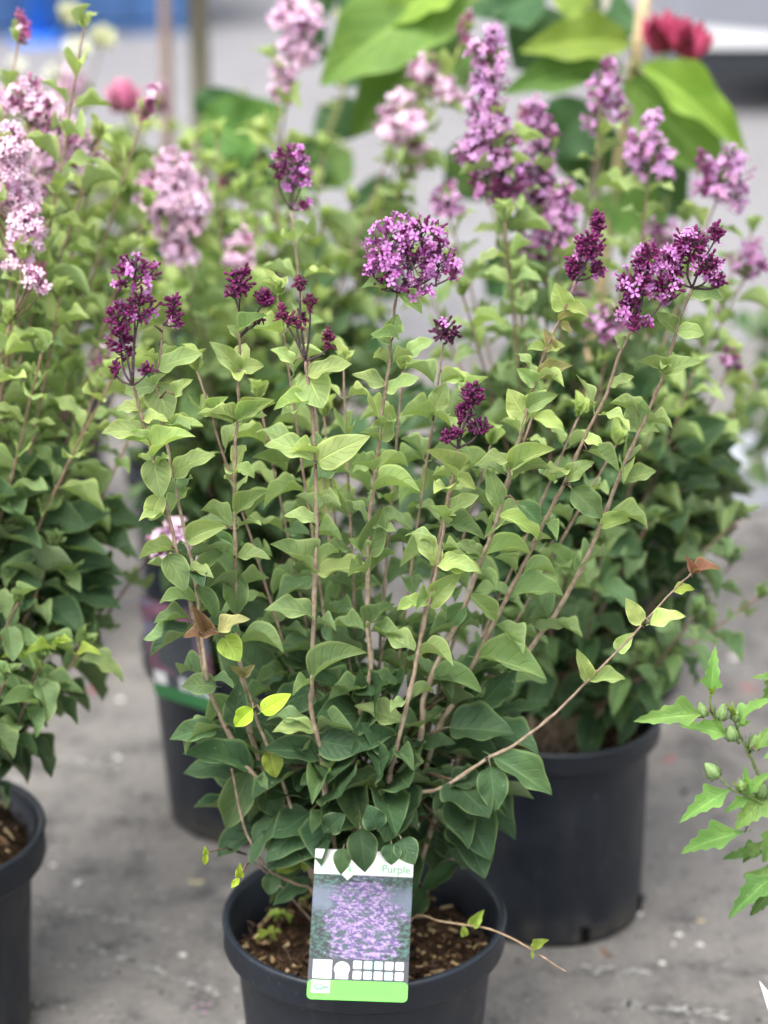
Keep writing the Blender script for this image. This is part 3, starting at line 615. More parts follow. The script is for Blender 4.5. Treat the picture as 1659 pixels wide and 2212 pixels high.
# ================================================================== printed labels
def smooth_quad(c):          # corners: bottom left, bottom right, top right, top left
    BL, BR, TR, TL = c
    n = (BR-BL).cross(TL-BL).normalized()
    def f(u, v, o=0.): return (BL*(1-u)+BR*u)*(1-v)+(TL*(1-u)+TR*u)*v+n*(o+.006*math.sin(math.pi*v)*0)
    return f
def patch(f, u0, u1, v0, v1, o, name, mat, parent, rnd=0., asp=.6):
    mb = MB()
    if rnd:
        pts = []
        for cx, cy, a0 in ((u1-rnd, v1-rnd*asp, 0), (u0+rnd, v1-rnd*asp, 90), (u0+rnd, v0+rnd*asp, 180), (u1-rnd, v0+rnd*asp, 270)):
            for k in range(5):
                a = R(a0+22.5*k); pts.append((cx+rnd*math.cos(a), cy+rnd*asp*math.sin(a)))
    else: pts = [(u0, v0), (u1, v0), (u1, v1), (u0, v1)]
    n = len(pts); q = [((u-u0)/(u1-u0), (v-v0)/(v1-v0)) for u, v in pts]
    mb.add([f(u, v, o) for u, v in pts]+[f(u, v, o-.00035) for u, v in pts], [tuple(range(n))]+[(k, n+k, n+(k+1) % n, (k+1) % n) for k in range(n)]+[tuple(range(2*n-1, n-1, -1))], q+q)
    return mb.build(name, mat, parent, False) if isinstance(parent, bpy.types.Object) and parent.type == 'EMPTY' else sub(name, mb.mesh(name, mat, False), parent)
def print_mat(name, bgc, hue, pale, cold):
    m = NT(name); uvn = m.n('UVMap').outputs[0]; u, v = m.uv()
    mp = m.n('Mapping'); mp.inputs['Scale'].default_value = (1, 1.5, 1); m.l(uvn, mp.inputs[0]); vec = mp.outputs[0]
    n1 = m.noise(9, 3, vec, .8); n2 = m.noise(3, 2, vec); n3 = m.noise(15, 2, vec, .8); n4 = m.noise(8, 3, vec, .85)
    c = m.mix(m.sstep(n3, .45, .62), bgc, cold)
    sky_ = m.math('MULTIPLY', m.sstep(m.math('SUBTRACT', v, m.math('MULTIPLY', m.math('ABSOLUTE', m.math('SUBTRACT', u, .45)), .12)), .42, .62), m.sstep(v, .93, .78))
    c = m.mix(m.math('MULTIPLY', sky_, .8), c, m.mix(n2, (.05, .065, .11), (.15, .18, .25)))
    dx = m.math('DIVIDE', m.math('SUBTRACT', u, m.math('ADD', .55, m.math('MULTIPLY', m.math('SUBTRACT', n2, .5), .5))), .40)
    dy = m.math('DIVIDE', m.math('SUBTRACT', v, .42), .62)
    dd = m.math('ADD', m.math('MULTIPLY', dx, dx), m.math('MULTIPLY', dy, dy))
    bl = m.sstep(m.math('ADD', dd, m.math('MULTIPLY', m.math('SUBTRACT', n1, .5), 2.6)), 1.15, .5)
    fl = m.mix(m.sstep(n3, .38, .62), hue, pale); fl = m.mix(m.sstep(n4, .52, .42, 0, .9), fl, m.mix(n2, tuple(q*.25 for q in hue), cold))
    c = m.mix(bl, c, fl)
    m.set(base=c, rough=.3, spec=.5); return m.m
WHITE = plain('label_white', (.55, .55, .56), .3); GREEN = plain('label_green', (.11, .50, .06), .3); NIGHT = plain('label_dark', (.035, .04, .05), .3)
INK = plain('green_ink', (.06, .30, .13), .4); GREY = plain('grey_ink', (.30, .31, .33), .4); INK2 = plain('strip_ink', (.10, .50, .06), .4); PALEICON = plain('icon_tint', (.30, .42, .42), .4)
PHOTO1 = print_mat('printed_lilac', (.006, .012, .012), (.055, .030, .14), (.30, .21, .38), (.03, .10, .08))
PHOTO2 = print_mat('printed_mauve', (.10, .045, .07), (.17, .06, .115), (.26, .13, .19), (.13, .06, .09))
def text(root, part, f, s_, u, v, h, mat, o=.0007):
    cu = bpy.data.curves.new('lettering', 'FONT'); cu.body = s_; cu.size = 1; cu.materials.append(mat)
    ob = bpy.data.objects.new('lettering', cu); col.objects.link(ob)
    ex = (f(u+.01, v)-f(u, v)).normalized(); ey = (f(u, v+.01)-f(u, v)).normalized(); ez = ex.cross(ey)
    me = bpy.data.meshes.new_from_object(ob); bpy.data.objects.remove(ob); ob = bpy.data.objects.new('lettering', me); col.objects.link(ob)
    ob.parent = part; ob.matrix_basis = mat4(ex*h, ey*h, ez*h, f(u, v, o)); return ob
def label_card(root, f, photo, detail=True):
    TOPM = WHITE if detail else photo
    body = patch(f, 0, 1, 0, 1.05, 0, 'card', NIGHT, root, .06)
    pic = patch(f, .0, 1, .285, .875, .0005, 'picture', photo, root)
    top = patch(f, .0, 1, .875, 1.05, .0006, 'title_band', TOPM, root)
    gr = patch(f, 0, 1, -.001, .135, .0006, 'green_strip', GREEN, root, .05)
    mb = MB(); mb.add([f(.28, .876, .0007), f(.40, .876, .0007), f(.34, .835, .0007)], [(0, 2, 1)]); sub('pointer', mb.mesh('pointer', TOPM, False), top)
    patch(f, .045, .235, .145, .275, .0006, 'blank_square', WHITE, root)
    if detail:
        text(root, top, f, 'Purple', .68, .90, .0105, INK); text(root, top, f, 'L', .05, .90, .010, INK); text(root, top, f, '&', .33, .895, .008, INK)
        bad = patch(f, .27, .40, .145, .215, .0006, 'badge', WHITE, root)
        for rr_, m_, o_ in ((.078, WHITE, .0008), (.060, GREY, .0010), (.052, WHITE, .0012)):
            mb = MB(); cen = (.335, .215); n = 28
            mb.add([f(cen[0]+rr_*math.cos(2*math.pi*k/n), cen[1]+rr_*.66*math.sin(2*math.pi*k/n), o_) for k in range(n)], [tuple(range(n))]); sub('badge_ring', mb.mesh('badge_ring', m_, False), bad)
        text(root, bad, f, 'A', .315, .203, .0085, GREY, .0014)
        lg = patch(f, .04, .225, .045, .132, .0009, 'logo_box', WHITE, root)
        mb = MB(); n = 20
        mb.add([f(.115+.052*math.cos(2*math.pi*k/n), .088+.020*math.sin(2*math.pi*k/n), .0012) for k in range(n)]+[f(.115+.038*math.cos(2*math.pi*k/n), .088+.012*math.sin(2*math.pi*k/n), .0012) for k in range(n)], [(k, (k+1) % n, n+(k+1) % n, n+k) for k in range(n)]); sub('logo_oval', mb.mesh('logo_oval', INK, False), lg)
        patch(f, .055, .21, .066, .071, .0012, 'logo_line', INK, lg); patch(f, .165, .212, .078, .092, .0012, 'logo_word', INK, lg)
        for k in range(6): patch(f, .27, .93-.05*(k % 3), .036+.015*k, .0405+.015*k, .0008, 'small_print', INK2, gr)
    for r_, v0 in enumerate((.147, .218)):
        for k in range(5):
            u0 = .445+.105*k
            tint = (r_ == 1 and k in (1, 2)) or (r_ == 0 and k in (1, 3))
            ic = patch(f, u0, u0+.085, v0, v0+.058, .0007, 'care_icon', PALEICON if tint else WHITE, root, .012)
            if detail and not tint:
                patch(f, u0+.022, u0+.063, v0+.024, v0+.034, .0010, 'care_symbol', GREY, ic)
    return body
def V2(x, y, Y): return at(x/1.1573, y/1.1573, Y)
r1 = empty('plant_label', V2(892, 2500, 1.777), 'printed picture label with bright green strip hanging over the front pot rim', 'plant label', 'printed plant labels')
label_card(r1, smooth_quad([V2(766, 2497, 1.772), V2(1018, 2506, 1.772), V2(1034, 2150, 1.845), V2(788, 2139, 1.845)]), PHOTO1)
r2 = empty('plant_label', V2(420, 1750, 2.47), 'dull mauve picture label with dark green strip on the pot behind at the side', 'plant label', 'printed plant labels')
GREEN = plain('label_green_dull', (.014, .12, .03), .4)
label_card(r2, smooth_quad([V2(388, 1736, 2.478), V2(545, 1786, 2.455), V2(512, 1550, 2.50), V2(348, 1500, 2.52)]), PHOTO2, False)

# ================================================================== the shrubs behind
def fan(pl, base, tops, Yr, sp, step=.036, l0=.058, l1=.036, t0=.06, t1=.7, r0=.0034, r1=.0012, s0=.15, el=(10, 40), kind='L', c1=(.20, .13, .10, 1), bow=.30):
    out = []
    for tp in tops:
        x, y = tp[:2]; Y = Yr+(tp[2] if len(tp) > 2 else pl.r.uniform(-sp, sp))
        top = at(x, y, Y); B = Vector(base)+Vector((pl.r.uniform(-.03, .03), pl.r.uniform(-.03, .03), 0))
        mid = B.lerp(top, .42); mid.x = B.x+(top.x-B.x)*bow; mid.y = B.y+(top.y-B.y)*.4
        m2 = B.lerp(top, .72); m2.x = B.x+(top.x-B.x)*(.72-.5*(.42-bow)); m2 += Vector((pl.r.uniform(-.008, .008), pl.r.uniform(-.01, .01), 0))
        Q = pl.stem([B, mid, m2, top], r0, r1, n=8, c1=c1)
        pl.pairs(Q, s0, .97, step, l0, l1, t0, t1, el=el, kind=kind); pl.tip(Q, t1); out.append(Q)
    return out
def puff(x, y, rx, ry, op, bu):        # a plume made of a few lobes
    q = random.Random(int(x*7+y)); j = lambda a: q.uniform(-a, a)
    return [(x+j(8), y-ry*.62, rx*.55, ry*.45, op*.18, bu*.22), (x-rx*.3+j(10), y-ry*.12+j(10), rx*.66, ry*.52, op*.22, bu*.2), (x+rx*.32+j(10), y-ry*.05+j(10), rx*.64, ry*.5, op*.2, bu*.2), (x-rx*.25+j(12), y+ry*.45+j(10), rx*.7, ry*.5, op*.2, bu*.2), (x+rx*.36+j(12), y+ry*.5+j(10), rx*.6, ry*.46, op*.2, bu*.18)]

# rear lilac with purple plumes
BX, BY = .2005, 2.362
rear = empty('lilac_shrub', (BX, BY, 0), 'tall lilac with mauve plumes in the straight black pot behind the labelled one', 'potted shrub', 'potted lilac shrubs')
make_pot(rear, (BX, BY), .1275, .258, .112, .205, holes=True, seed=2, collar=.03)
P2 = Plant(rear, 21)
tops = [(1090,478,-.14),(1125,600,-.1),(1060,150,.0),(1075,330,-.02),(1185,330,.04),(1205,500,0),(1310,215,.1),(1405,360,.04),(1560,400,.02),(962,440,.1),(1000,640,-.1),(1440,560,.12),(1320,690,-.05),(1610,600,.05),(1580,780,.0),(1500,800,-.06),(1180,760,-.1),(1420,880,-.1),(1240,640,.05),(1370,760,.08),(900,560,.12),(1500,560,.16),(1560,660,.14),(1625,500,.18),(1480,480,.16),(1350,560,.16),(1280,480,.18),(1590,900,.05),(1640,820,.08)]
Q2 = fan(P2, (BX, BY, .2), tops, BY, .1, t0=.08, t1=.74, l0=.056, l1=.042, step=.036, s0=.27)
low = fan(P2, (BX, BY, .2), [(1600,1120,-.1),(1640,1290,-.12),(1500,1330,-.2),(1440,1420,-.15),(1580,1220,0),(1380,1420,-.2),(1300,1180,-.2),(1220,1250,-.2),(1120,1350,-.16),(1530,1080,.05),(1400,1130,-.12),(1000,1380,-.12)], BY, .08, t0=.05, t1=.45, l0=.058, l1=.042, step=.032, el=(-5, 30), bow=.4, s0=.42)
P2.mound((BX+.02, BY+.02, .535), (.17, .12, .14), 230, .058, .03, .25, zmin=-.75, front=.7, lo=.3)
for i, x, y, rx, ry, st, op, bu in [(2,1060,125,52,70,LILAC,46,16),(2,1055,215,50,60,LILAC,44,16),(3,1070,300,60,66,LILAC,40,36),(3,1075,385,70,60,PURPLE,14,60),(4,1170,300,48,70,LILAC,22,40),(4,1180,420,46,70,LILAC,30,40),(5,1205,480,40,60,LILAC,34,30),(6,1310,205,48,80,LILAC,44,24),(7,1405,320,52,80,LILAC,60,14),(8,1575,385,52,70,LILAC,56,10),(8,1525,375,34,60,LILAC,12,26),(9,960,430,50,44,LILAC,20,18),(11,1420,520,60,50,LILAC,26,20),(13,1620,560,50,44,LILAC,20,16),(18,1240,640,30,30,LILAC,10,20),(12,1310,700,40,50,LILAC,18,20),(14,1580,770,26,24,LILAC,4,20),(4,1150,260,40,50,LILAC,22,24),(3,1020,330,44,50,LILAC,24,30),(4,1130,400,54,60,LILAC,30,40),(5,1160,520,40,44,LILAC,30,26),(5,1225,440,34,50,LILAC,26,20)]:
    P2.head(Q2[i][-1], puff(x, y, rx, ry, op, bu), Q2[i][-1].y, st, single=False, mul=2.2, big=1.1)
P2.finish(300)

# pink lilac whose pot stands at the edge
LX, LY = -.5046, 2.09
leftp = empty('lilac_shrub', (LX, LY, 0), 'pink flowered lilac in the brimful pot cut by the left picture edge', 'potted shrub', 'potted lilac shrubs')
make_pot(leftp, (LX, LY), .1425, .243, .113, .232, collar=.04, lip=.009, seed=3, chips=230)
P3 = Plant(leftp, 31)
tops = [(10,330,.10),(182,60,.16),(60,260,.2),(100,480,.12),(215,300,.22),(-40,420,.05),(50,560,.04),(270,560,.2),(130,640,.1),(190,420,.25),(260,700,.12),(40,90,.28),(310,250,.3),(240,820,.02),(20,700,.0),(150,820,.15),(330,640,.28),(-60,250,.1),(90,760,.0),(300,900,.1),(320,450,.3)]
Q3 = fan(P3, (LX, LY, .22), tops, LY, .1, t0=.24, t1=.85, l0=.054, l1=.042, step=.036, c1=(.24, .16, .11, 1), bow=.42, s0=.28)
fan(P3, (LX, LY, .22), [(320,1205,.16),(180,1400,-.05),(90,1430,-.1),(60,1510,-.1),(10,1470,-.14),(220,1320,.05),(40,1300,-.1),(120,1180,0),(240,1120,.1),(-30,1350,-.12),(20,1540,-.05)], LY, .05, t0=.10, t1=.55, l0=.060, l1=.046, step=.032, el=(-10, 30), bow=.5, s0=.5)
P3.mound((LX+.04, LY+.08, .53), (.15, .13, .14), 150, .062, .03, .35, zmin=-.6, front=.7, lo=.3)
for x, y, a, l in [(120,1405,.9,60),(90,1445,1.9,62),(150,1400,2.5,50),(165,1415,.2,56),(110,1400,3.4,58),(135,1395,1.3,34),(60,1420,3.0,60)]:
    B = at(x, y, LY-.1); T = at(x+l*math.cos(a)*1.0, y-l*.55*math.sin(a)+6, LY-.12); P3.leaf(B, T, (T-B).length*.42, Vector((0, -.5, 1)), 'g', 'L', None, 3)
PK = PINK
for i, x, y, rx, ry, op, bu in [(0,15,330,52,60,60,8),(0,20,410,52,60,60,6),(5,55,490,50,50,46,4),(5,35,555,40,36,34,4),(2,60,210,52,50,26,20),(2,110,270,60,60,30,26),(4,170,320,52,60,34,10),(9,90,370,50,50,34,8),(3,60,430,40,44,34,6),(11,50,60,24,40,2,30),(12,325,215,24,40,3,40),(14,75,600,30,24,10,6),(10,215,770,14,20,4,4)]:
    P3.head(Q3[i][-1], puff(x, y, rx, ry, op*1.3, bu), Q3[i][-1].y, PK, mul=2.3, big=1.1, single=(x, y) in ((15, 330), (20, 410), (55, 490)))
P3.head(at(330, 1222, 2.16), puff(378, 1168, 52, 48, 90, 4), 2.13, dict(PK, open=(.86, .62, .80)), single=False)
P3.finish(300)

# pink lilac in the pot behind the front one
MX, MY = -.1706, 2.611
midp = empty('lilac_shrub', (MX, MY, 0), 'pink flowered lilac behind, in the pot wearing the mauve label', 'potted shrub', 'potted lilac shrubs')
make_pot(midp, (MX, MY), .1425, .245, .113, .215, seed=4)
P4 = Plant(midp, 41)
tops = [(470,300,.1),(560,300,.15),(520,420,.0),(640,360,.1),(700,330,.15),(760,440,.12),(365,400,-.16),(400,520,-.16),(522,560,-.12),(640,40,.05),(600,190,.05),(870,250,.06),(925,150,.1),(900,330,.1),(330,600,-.1),(450,640,.0),(700,480,.05),(560,420,.08),(760,560,.1),(480,760,-.05),(820,640,.05),(330,760,-.1),(400,330,.1),(690,660,.0),(1000,80,.12),(600,700,-.05),(300,480,.0)]
Q4 = fan(P4, (MX, MY, .21), tops, MY, .1, t0=.14, t1=.85, l0=.066, l1=.048, step=.044, c1=(.22, .15, .10, 1), s0=.25)
fan(P4, (MX, MY, .21), [(360,1080,-.12),(440,1180,-.18),(300,1000,-.05),(640,1120,-.1),(780,1150,0),(480,1050,-.1),(420,1250,-.1),(720,1000,0),(880,1100,.05)], MY, .05, t0=.06, t1=.4, l0=.062, l1=.05, step=.034, el=(-20, 25), bow=.4)
P4.mound((MX+.05, MY, .50), (.18, .13, .16), 130, .062, .02, .3, zmin=-.6, front=.7, lo=.3)
for i, x, y, rx, ry, op, bu in [(6,365,395,84,70,120,14),(6,380,470,70,50,60,8),(7,385,535,42,34,36,4),(8,525,540,38,44,34,16),(9,640,25,56,50,56,8),(9,640,110,44,50,40,10),(10,610,185,40,44,26,18),(11,870,250,56,54,56,20),(12,915,150,34,36,20,16),(13,890,330,40,30,20,10),(12,965,190,36,26,16,8),(24,1010,60,20,36,2,26)]:
    P4.head(Q4[i][-1], puff(x, y, rx, ry, op*1.4, bu), Q4[i][-1].y, PK, mul=2.5, big=1.15, single=(x, y) == (365, 395))
P4.finish(300)

# light green lilac further back
KX, KY = -.66, 3.15
farp = empty('lilac_shrub', (KX, KY, 0), 'blurred light green lilac with few flowers, furthest back on the left', 'potted shrub', 'potted lilac shrubs')
make_pot(farp, (KX, KY), .1425, .245, .113, .215, seed=6, chips=40)
P5 = Plant(farp, 47)
Q5 = fan(P5, (KX, KY, .21), [(130,230),(200,300),(270,330),(340,420),(400,360),(470,470),(250,480),(270,560),(120,400),(440,580),(60,300),(210,620),(335,240),(370,290),(160,170),(90,240),(300,250),(20,200),(430,300)], KY, .12, t0=.2, t1=.9, l0=.066, l1=.052, step=.042, s0=.25)
P5.head(Q5[12][-1], puff(335, 215, 26, 40, 6, 30), Q5[12][-1].y, PK, single=False)
for i, x, y in ((0,130,225),(14,160,180),(17,20,205),(15,85,245)): P5.head(Q5[i][-1], puff(x, y, 44, 44, 50, 8), Q5[i][-1].y, PK, single=False)
P5.finish(300)

# ================================================================== broad leaved sweetshrubs with red flowers
RED = plain('sweetshrub_red', (.28, .03, .075), .6, .25, noise=.6, nscale=40, c2=(.42, .08, .15))
ROSE = plain('sweetshrub_pink', (.46, .13, .24), .55, .3, noise=.5, nscale=40, c2=(.66, .36, .44))
WOOD = plain('bamboo_cane', (.50, .38, .22), .5, .4, noise=.6, nscale=25)
POLE = plain('grey_cane', (.36, .34, .29), .7, .3, noise=.6, nscale=30)
def bloom(root, c, size, mat, seed, tilt=(0, -.3, 1), n=9, name='flower', cup=False):
    r = random.Random(seed); mb = MB(); ax = Vector(tilt).normalized(); u = ax.orthogonal().normalized(); v = ax.cross(u)
    for k in range(n):
        a = 2*math.pi*k/n*2.4+r.uniform(-.2, .2); op = .18+.55*k/n if cup else .5+.7*k/n
        d = (u*math.cos(a)+v*math.sin(a))*math.sin(op)+ax*math.cos(op)
        g = leaf_geo(ellip, 6, 4, .5, -.9, .03, 1, r.uniform(0, 6), 0)
        side = d.cross(ax).normalized(); nn = side.cross(d)
        M = mat4(side*size*.62, d*size, nn*size*-1, Vector(c)); mb.add(tf(M, g[0]), g[1], g[2])
    return mb.build(name, mat, root)
def sweetshrub(base, label, seed, stems, leaves, blooms, canes, ph=.28):
    root = empty('sweetshrub', base, label, 'potted shrub', 'potted sweetshrubs')
    make_pot(root, base[:2], .165, ph, .14, ph-.04, seed=seed, chips=60)
    pl = Plant(root, seed)
    for pts, Y in stems:
        W = [Vector((base[0]+pl.r.uniform(-.02, .02), base[1], ph-.06))]+[at(x, y, Y) for x, y in pts]
        pl.stem(W, .006, .0025, (.28, .23, .17, 1), (.30, .34, .12, 1), n=6)
    for (bx, by, tx, ty, wd, face, t, Y, dY) in leaves:
        (q_, q) = pl.nearest(bx, by); B = at(bx, by, Y); k = Y/F*1.08
        if (q-B).length > .01: tube(pl.tw, [q, q.lerp(B, .5)+Vector((0, 0, .006)), B], [.0022, .002, .0016], 5, (.33, .40, .12, 1))
        pl.traced(0, bx, by, tx, ty, wd, face, t, dY=dY, kind='B', snap=False, Y=Y)
    for (x, y, Y, s_, mat, tl) in blooms:
        c = at(x, y, Y); q = pl.nearest(x, y)[1]
        tube(pl.tw, [q, q.lerp(c, .6)-Vector((0, 0, .01)), c], [.0026, .0024, .003], 6, (.40, .44, .14, 1)); bloom(root, c, s_, mat, seed+int(x), tl, cup=True)
    for (p0, p1, r_, mat) in canes:
        mb = MB(); tube(mb, catmull([p0, Vector(p0).lerp(p1, .5), p1], 4), r_, 9); mb.build('cane', mat, root)
    pl.finish(); return root
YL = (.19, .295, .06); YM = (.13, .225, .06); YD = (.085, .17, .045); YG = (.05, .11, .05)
b5 = (.30, 3.02, 0); c0 = Vector((.26, 3.04, .2))
sweetshrub(b5, 'big leaved sweetshrub with red flower, tied to a bamboo cane', 51,
    [([(1290,900),(1320,500),(1372,165)], 2.98), ([(1180,900),(1080,500),(1010,200),(960,40)], 3.0), ([(1290,900),(1300,480),(1285,150),(1280,-40)], 3.08), ([(1330,900),(1420,650),(1440,420)], 3.0)],
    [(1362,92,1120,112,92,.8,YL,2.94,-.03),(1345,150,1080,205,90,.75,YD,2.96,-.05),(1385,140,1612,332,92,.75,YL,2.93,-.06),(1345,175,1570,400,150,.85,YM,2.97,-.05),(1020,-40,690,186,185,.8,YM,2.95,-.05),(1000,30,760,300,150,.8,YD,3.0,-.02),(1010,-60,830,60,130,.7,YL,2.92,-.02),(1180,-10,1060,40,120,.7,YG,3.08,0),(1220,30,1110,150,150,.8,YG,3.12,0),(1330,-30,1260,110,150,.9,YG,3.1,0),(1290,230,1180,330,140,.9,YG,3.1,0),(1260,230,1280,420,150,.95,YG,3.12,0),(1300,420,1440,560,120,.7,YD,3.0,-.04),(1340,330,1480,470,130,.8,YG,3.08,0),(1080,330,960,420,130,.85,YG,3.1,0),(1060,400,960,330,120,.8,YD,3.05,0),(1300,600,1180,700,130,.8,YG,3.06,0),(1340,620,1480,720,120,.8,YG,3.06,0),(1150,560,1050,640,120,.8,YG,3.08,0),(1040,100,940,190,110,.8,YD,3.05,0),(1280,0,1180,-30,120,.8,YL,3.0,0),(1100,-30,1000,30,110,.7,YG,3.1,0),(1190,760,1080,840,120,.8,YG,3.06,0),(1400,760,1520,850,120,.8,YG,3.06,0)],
    [(1436,112,2.92,.056,RED,(-.15,-.25,1)),(1474,122,2.91,.052,RED,(.35,-.3,1)),(1135,262,2.97,.024,ROSE,(0,-.6,.8))],
    [(c0, at(1402, -60, 2.99), .0085, WOOD), (Vector((.29, 3.1, .2)), at(1312, -60, 3.1), .0095, POLE)], .41)
b6 = (-.24, 3.25, 0)
sweetshrub(b6, 'broad leaved sweetshrub with pink flowers behind the big pink lilac head', 61,
    [([(520,800),(500,500),(470,330),(440,250)], 3.2), ([(560,800),(620,500),(720,260),(760,120)], 3.25), ([(480,800),(380,500),(300,300)], 3.2), ([(560,800),(560,500),(530,200)], 3.3)],
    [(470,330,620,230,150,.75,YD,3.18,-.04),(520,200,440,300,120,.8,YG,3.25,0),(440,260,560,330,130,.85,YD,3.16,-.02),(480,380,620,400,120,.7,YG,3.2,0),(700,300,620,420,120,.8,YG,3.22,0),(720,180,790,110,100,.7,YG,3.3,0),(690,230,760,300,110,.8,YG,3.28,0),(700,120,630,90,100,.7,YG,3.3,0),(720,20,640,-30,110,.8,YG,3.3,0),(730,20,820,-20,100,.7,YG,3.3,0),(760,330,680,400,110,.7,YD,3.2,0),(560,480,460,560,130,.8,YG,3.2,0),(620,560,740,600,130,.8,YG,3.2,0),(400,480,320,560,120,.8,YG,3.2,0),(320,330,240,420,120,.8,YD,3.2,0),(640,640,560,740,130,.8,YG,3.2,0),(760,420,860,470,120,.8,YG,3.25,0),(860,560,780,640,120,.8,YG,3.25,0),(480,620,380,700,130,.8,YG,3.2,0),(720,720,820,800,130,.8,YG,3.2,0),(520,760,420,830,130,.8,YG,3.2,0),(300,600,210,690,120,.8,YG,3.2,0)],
    [(272,240,3.12,.050,ROSE,(-.1,-.5,1)),(478,408,3.2,.030,ROSE,(.5,-.6,.6)),(80,605,3.1,.04,ROSE,(0,-.5,1))], [])

# ================================================================== hibiscus at the edge
HX, HY = .46, 1.93
hib = empty('hibiscus_shrub', (HX+.12, HY, 0), 'bright green toothed leaf hibiscus with fat buds at the right edge', 'potted shrub')
make_pot(hib, (HX+.12, HY), .12, .22, .10, .19, seed=9, chips=40)
PH = Plant(hib, 71); G0 = (.13, .19, .06, 1); G1 = (.22, .33, .10, 1)
def hst(pts, z=9, Y0=1.90, Y1=1.86, r0=.0022, r1=.0012, base=False): return vstem(PH, (HX+.10, HY, .185) if base else None, pts, Y0, Y1, r0, r1, z=z, c0=G0, c1=G1)
hst([(2150,3300),(1980,2700),(1760,2100),(1637,1800),(1540,1590),(1430,1350),(1330,1150),(1280,1020),(1240,920)], base=True, r0=.0032)
hst([(1320,1230),(1200,1130),(1080,1020),(1030,900),(1000,770),(1005,690)], Y0=1.865, Y1=1.855, r0=.0016)
hst([(1700,1960),(1400,1810),(1230,1740),(1090,1600)], Y0=1.88, Y1=1.85, r0=.0016, r1=.0009)
hst([(1960,2750),(1760,2900),(1600,2850)], Y0=1.89, Y1=1.85)
hst([(2100,2700),(1950,1700),(1900,900)], Y0=1.92, Y1=1.92)
for q in '''9 1005 690 1055 150 230 .9 1|9 940 905 150 990 270 .8 1|9 1240 1160 640 1030 220 .75 1|9 1230 1740 660 2110 270 .7 .8|9 1637 1810 1270 2190 470 .85 1|9 1300 1050 1455 985 110 .8 .9|9 1500 1310 1700 1000 200 .85 1|9 1300 1000 1680 740 120 .5 .9|9 1400 1900 1150 2000 100 .7 .8|9 1440 1760 1390 1470 150 .8 .9|9 1420 1770 1700 1540 150 .6 .9|8 1340 1160 990 1280 120 .7 .8|8 1450 1270 1215 1310 90 .6 .4|8 1480 1330 1310 1590 180 .85 .8|8 1500 1400 1250 1640 120 .7 .4|8 1520 1450 1370 1620 140 .8 .3|8 1540 340 1375 315 60 .6 1|8 1560 300 1420 480 90 .7 .9|8 1560 1080 1440 1330 160 .8 .6|8 1440 1210 1330 1330 110 .7 .5|8 1600 700 1440 760 90 .7 .9'''.split('|'):
    k = q.split(); z = int(k[0]); v = [float(t) for t in k[1:7]]; tn = float(k[7])
    PH.traced(z, *v, tuple(a_+(b_-a_)*tn for a_, b_ in zip((.035, .085, .03), (.20, .36, .11))), kind='H')
SEP = plain('green_bud', (.20, .30, .11), .5, .4, noise=.6, nscale=300, c2=(.10, .17, .06))
for x, y, dx, dy, s_ in [(915,890,-.35,1,1),(1240,1150,-.25,1,1.1),(1120,920,.1,1,1.1),(1475,1250,.1,1,1.1),(1040,1560,-.8,.9,1.25),(1560,1790,.2,1,1),(1270,950,.3,1,.7),(1350,1720,-.3,1,.8)]:
    X, Yp = zc(9, x, y); q = PH.nearest(X, Yp)[1]; c = at(X, Yp, q.y-.004); ax = Vector((dx, -.1, dy)).normalized()
    tube(PH.tw, [q, q.lerp(c, .5), c-ax*.005*s_], [.0009, .0009, .0012], 5, G1)
    mb = MB(); u, v, w_ = frame(ax, PH.r); M = mat4(u, v, w_, Vector()); ns = 15
    prof = [(.0012, -.005), (.0042, -.003), (.0050, .001), (.0043, .005), (.0022, .0095), (.0004, .0115)]
    V = []
    for r_, z_ in prof:
        for k in range(ns):
            a = 2*math.pi*k/ns; V.append(c+M.to_3x3() @ Vector((r_*(1+.13*math.cos(5*a))*math.cos(a), r_*(1+.13*math.cos(5*a))*math.sin(a), z_))*s_)
    mb.add(V, [(i*ns+k, i*ns+(k+1) % ns, (i+1)*ns+(k+1) % ns, (i+1)*ns+k) for i in range(len(prof)-1) for k in range(ns)])
    bd = mb.build('flower_bud', SEP, hib)
    br = MB()
    for k in range(7):
        a = 2*math.pi*k/7; d = (u*math.cos(a)+v*math.sin(a)); tube(br, [c-ax*.005*s_, c-ax*.002*s_+d*.0062*s_, c+ax*.008*s_+d*.0078*s_], [.0006, .0007, .0002], 4, (.10, .16, .05, 1))
    sub('bracts', br.mesh('bracts', BARK), bd)
for x, y in [(1000,690),(1215,900),(1360,1700)]:
    X, Yp = zc(9, x, y); c = PH.nearest(X, Yp)[1]
    for k in range(9):
        a = PH.r.uniform(0, 6.28); d = Vector((math.cos(a)*.6, math.sin(a)*.6-.1, 1)).normalized(); PH.leaf(c, c+d*PH.r.uniform(.010, .022), .005, Vector((-d.x, -1, .4)), (.30, .42, .10), 'H')
PH.finish()
r3 = empty('plant_label', at(1650, 2160, 1.80), 'tip of a white label at the lower right corner', 'plant label', 'printed plant labels')
mb = MB(); pa = [at(1640, 2118, 1.83), at(1700, 2190, 1.79), at(1760, 2260, 1.79), at(1700, 2300, 1.79), at(1662, 2190, 1.80)]
nn = Vector((0, -.0008, .0004)); mb.add(pa+[p-nn for p in pa], [(0, 1, 2, 3, 4), (9, 8, 7, 6, 5)]+[(k, 5+k, 5+(k+1) % 5, (k+1) % 5) for k in range(5)]); mb.build('card', WHITE, r3, False)

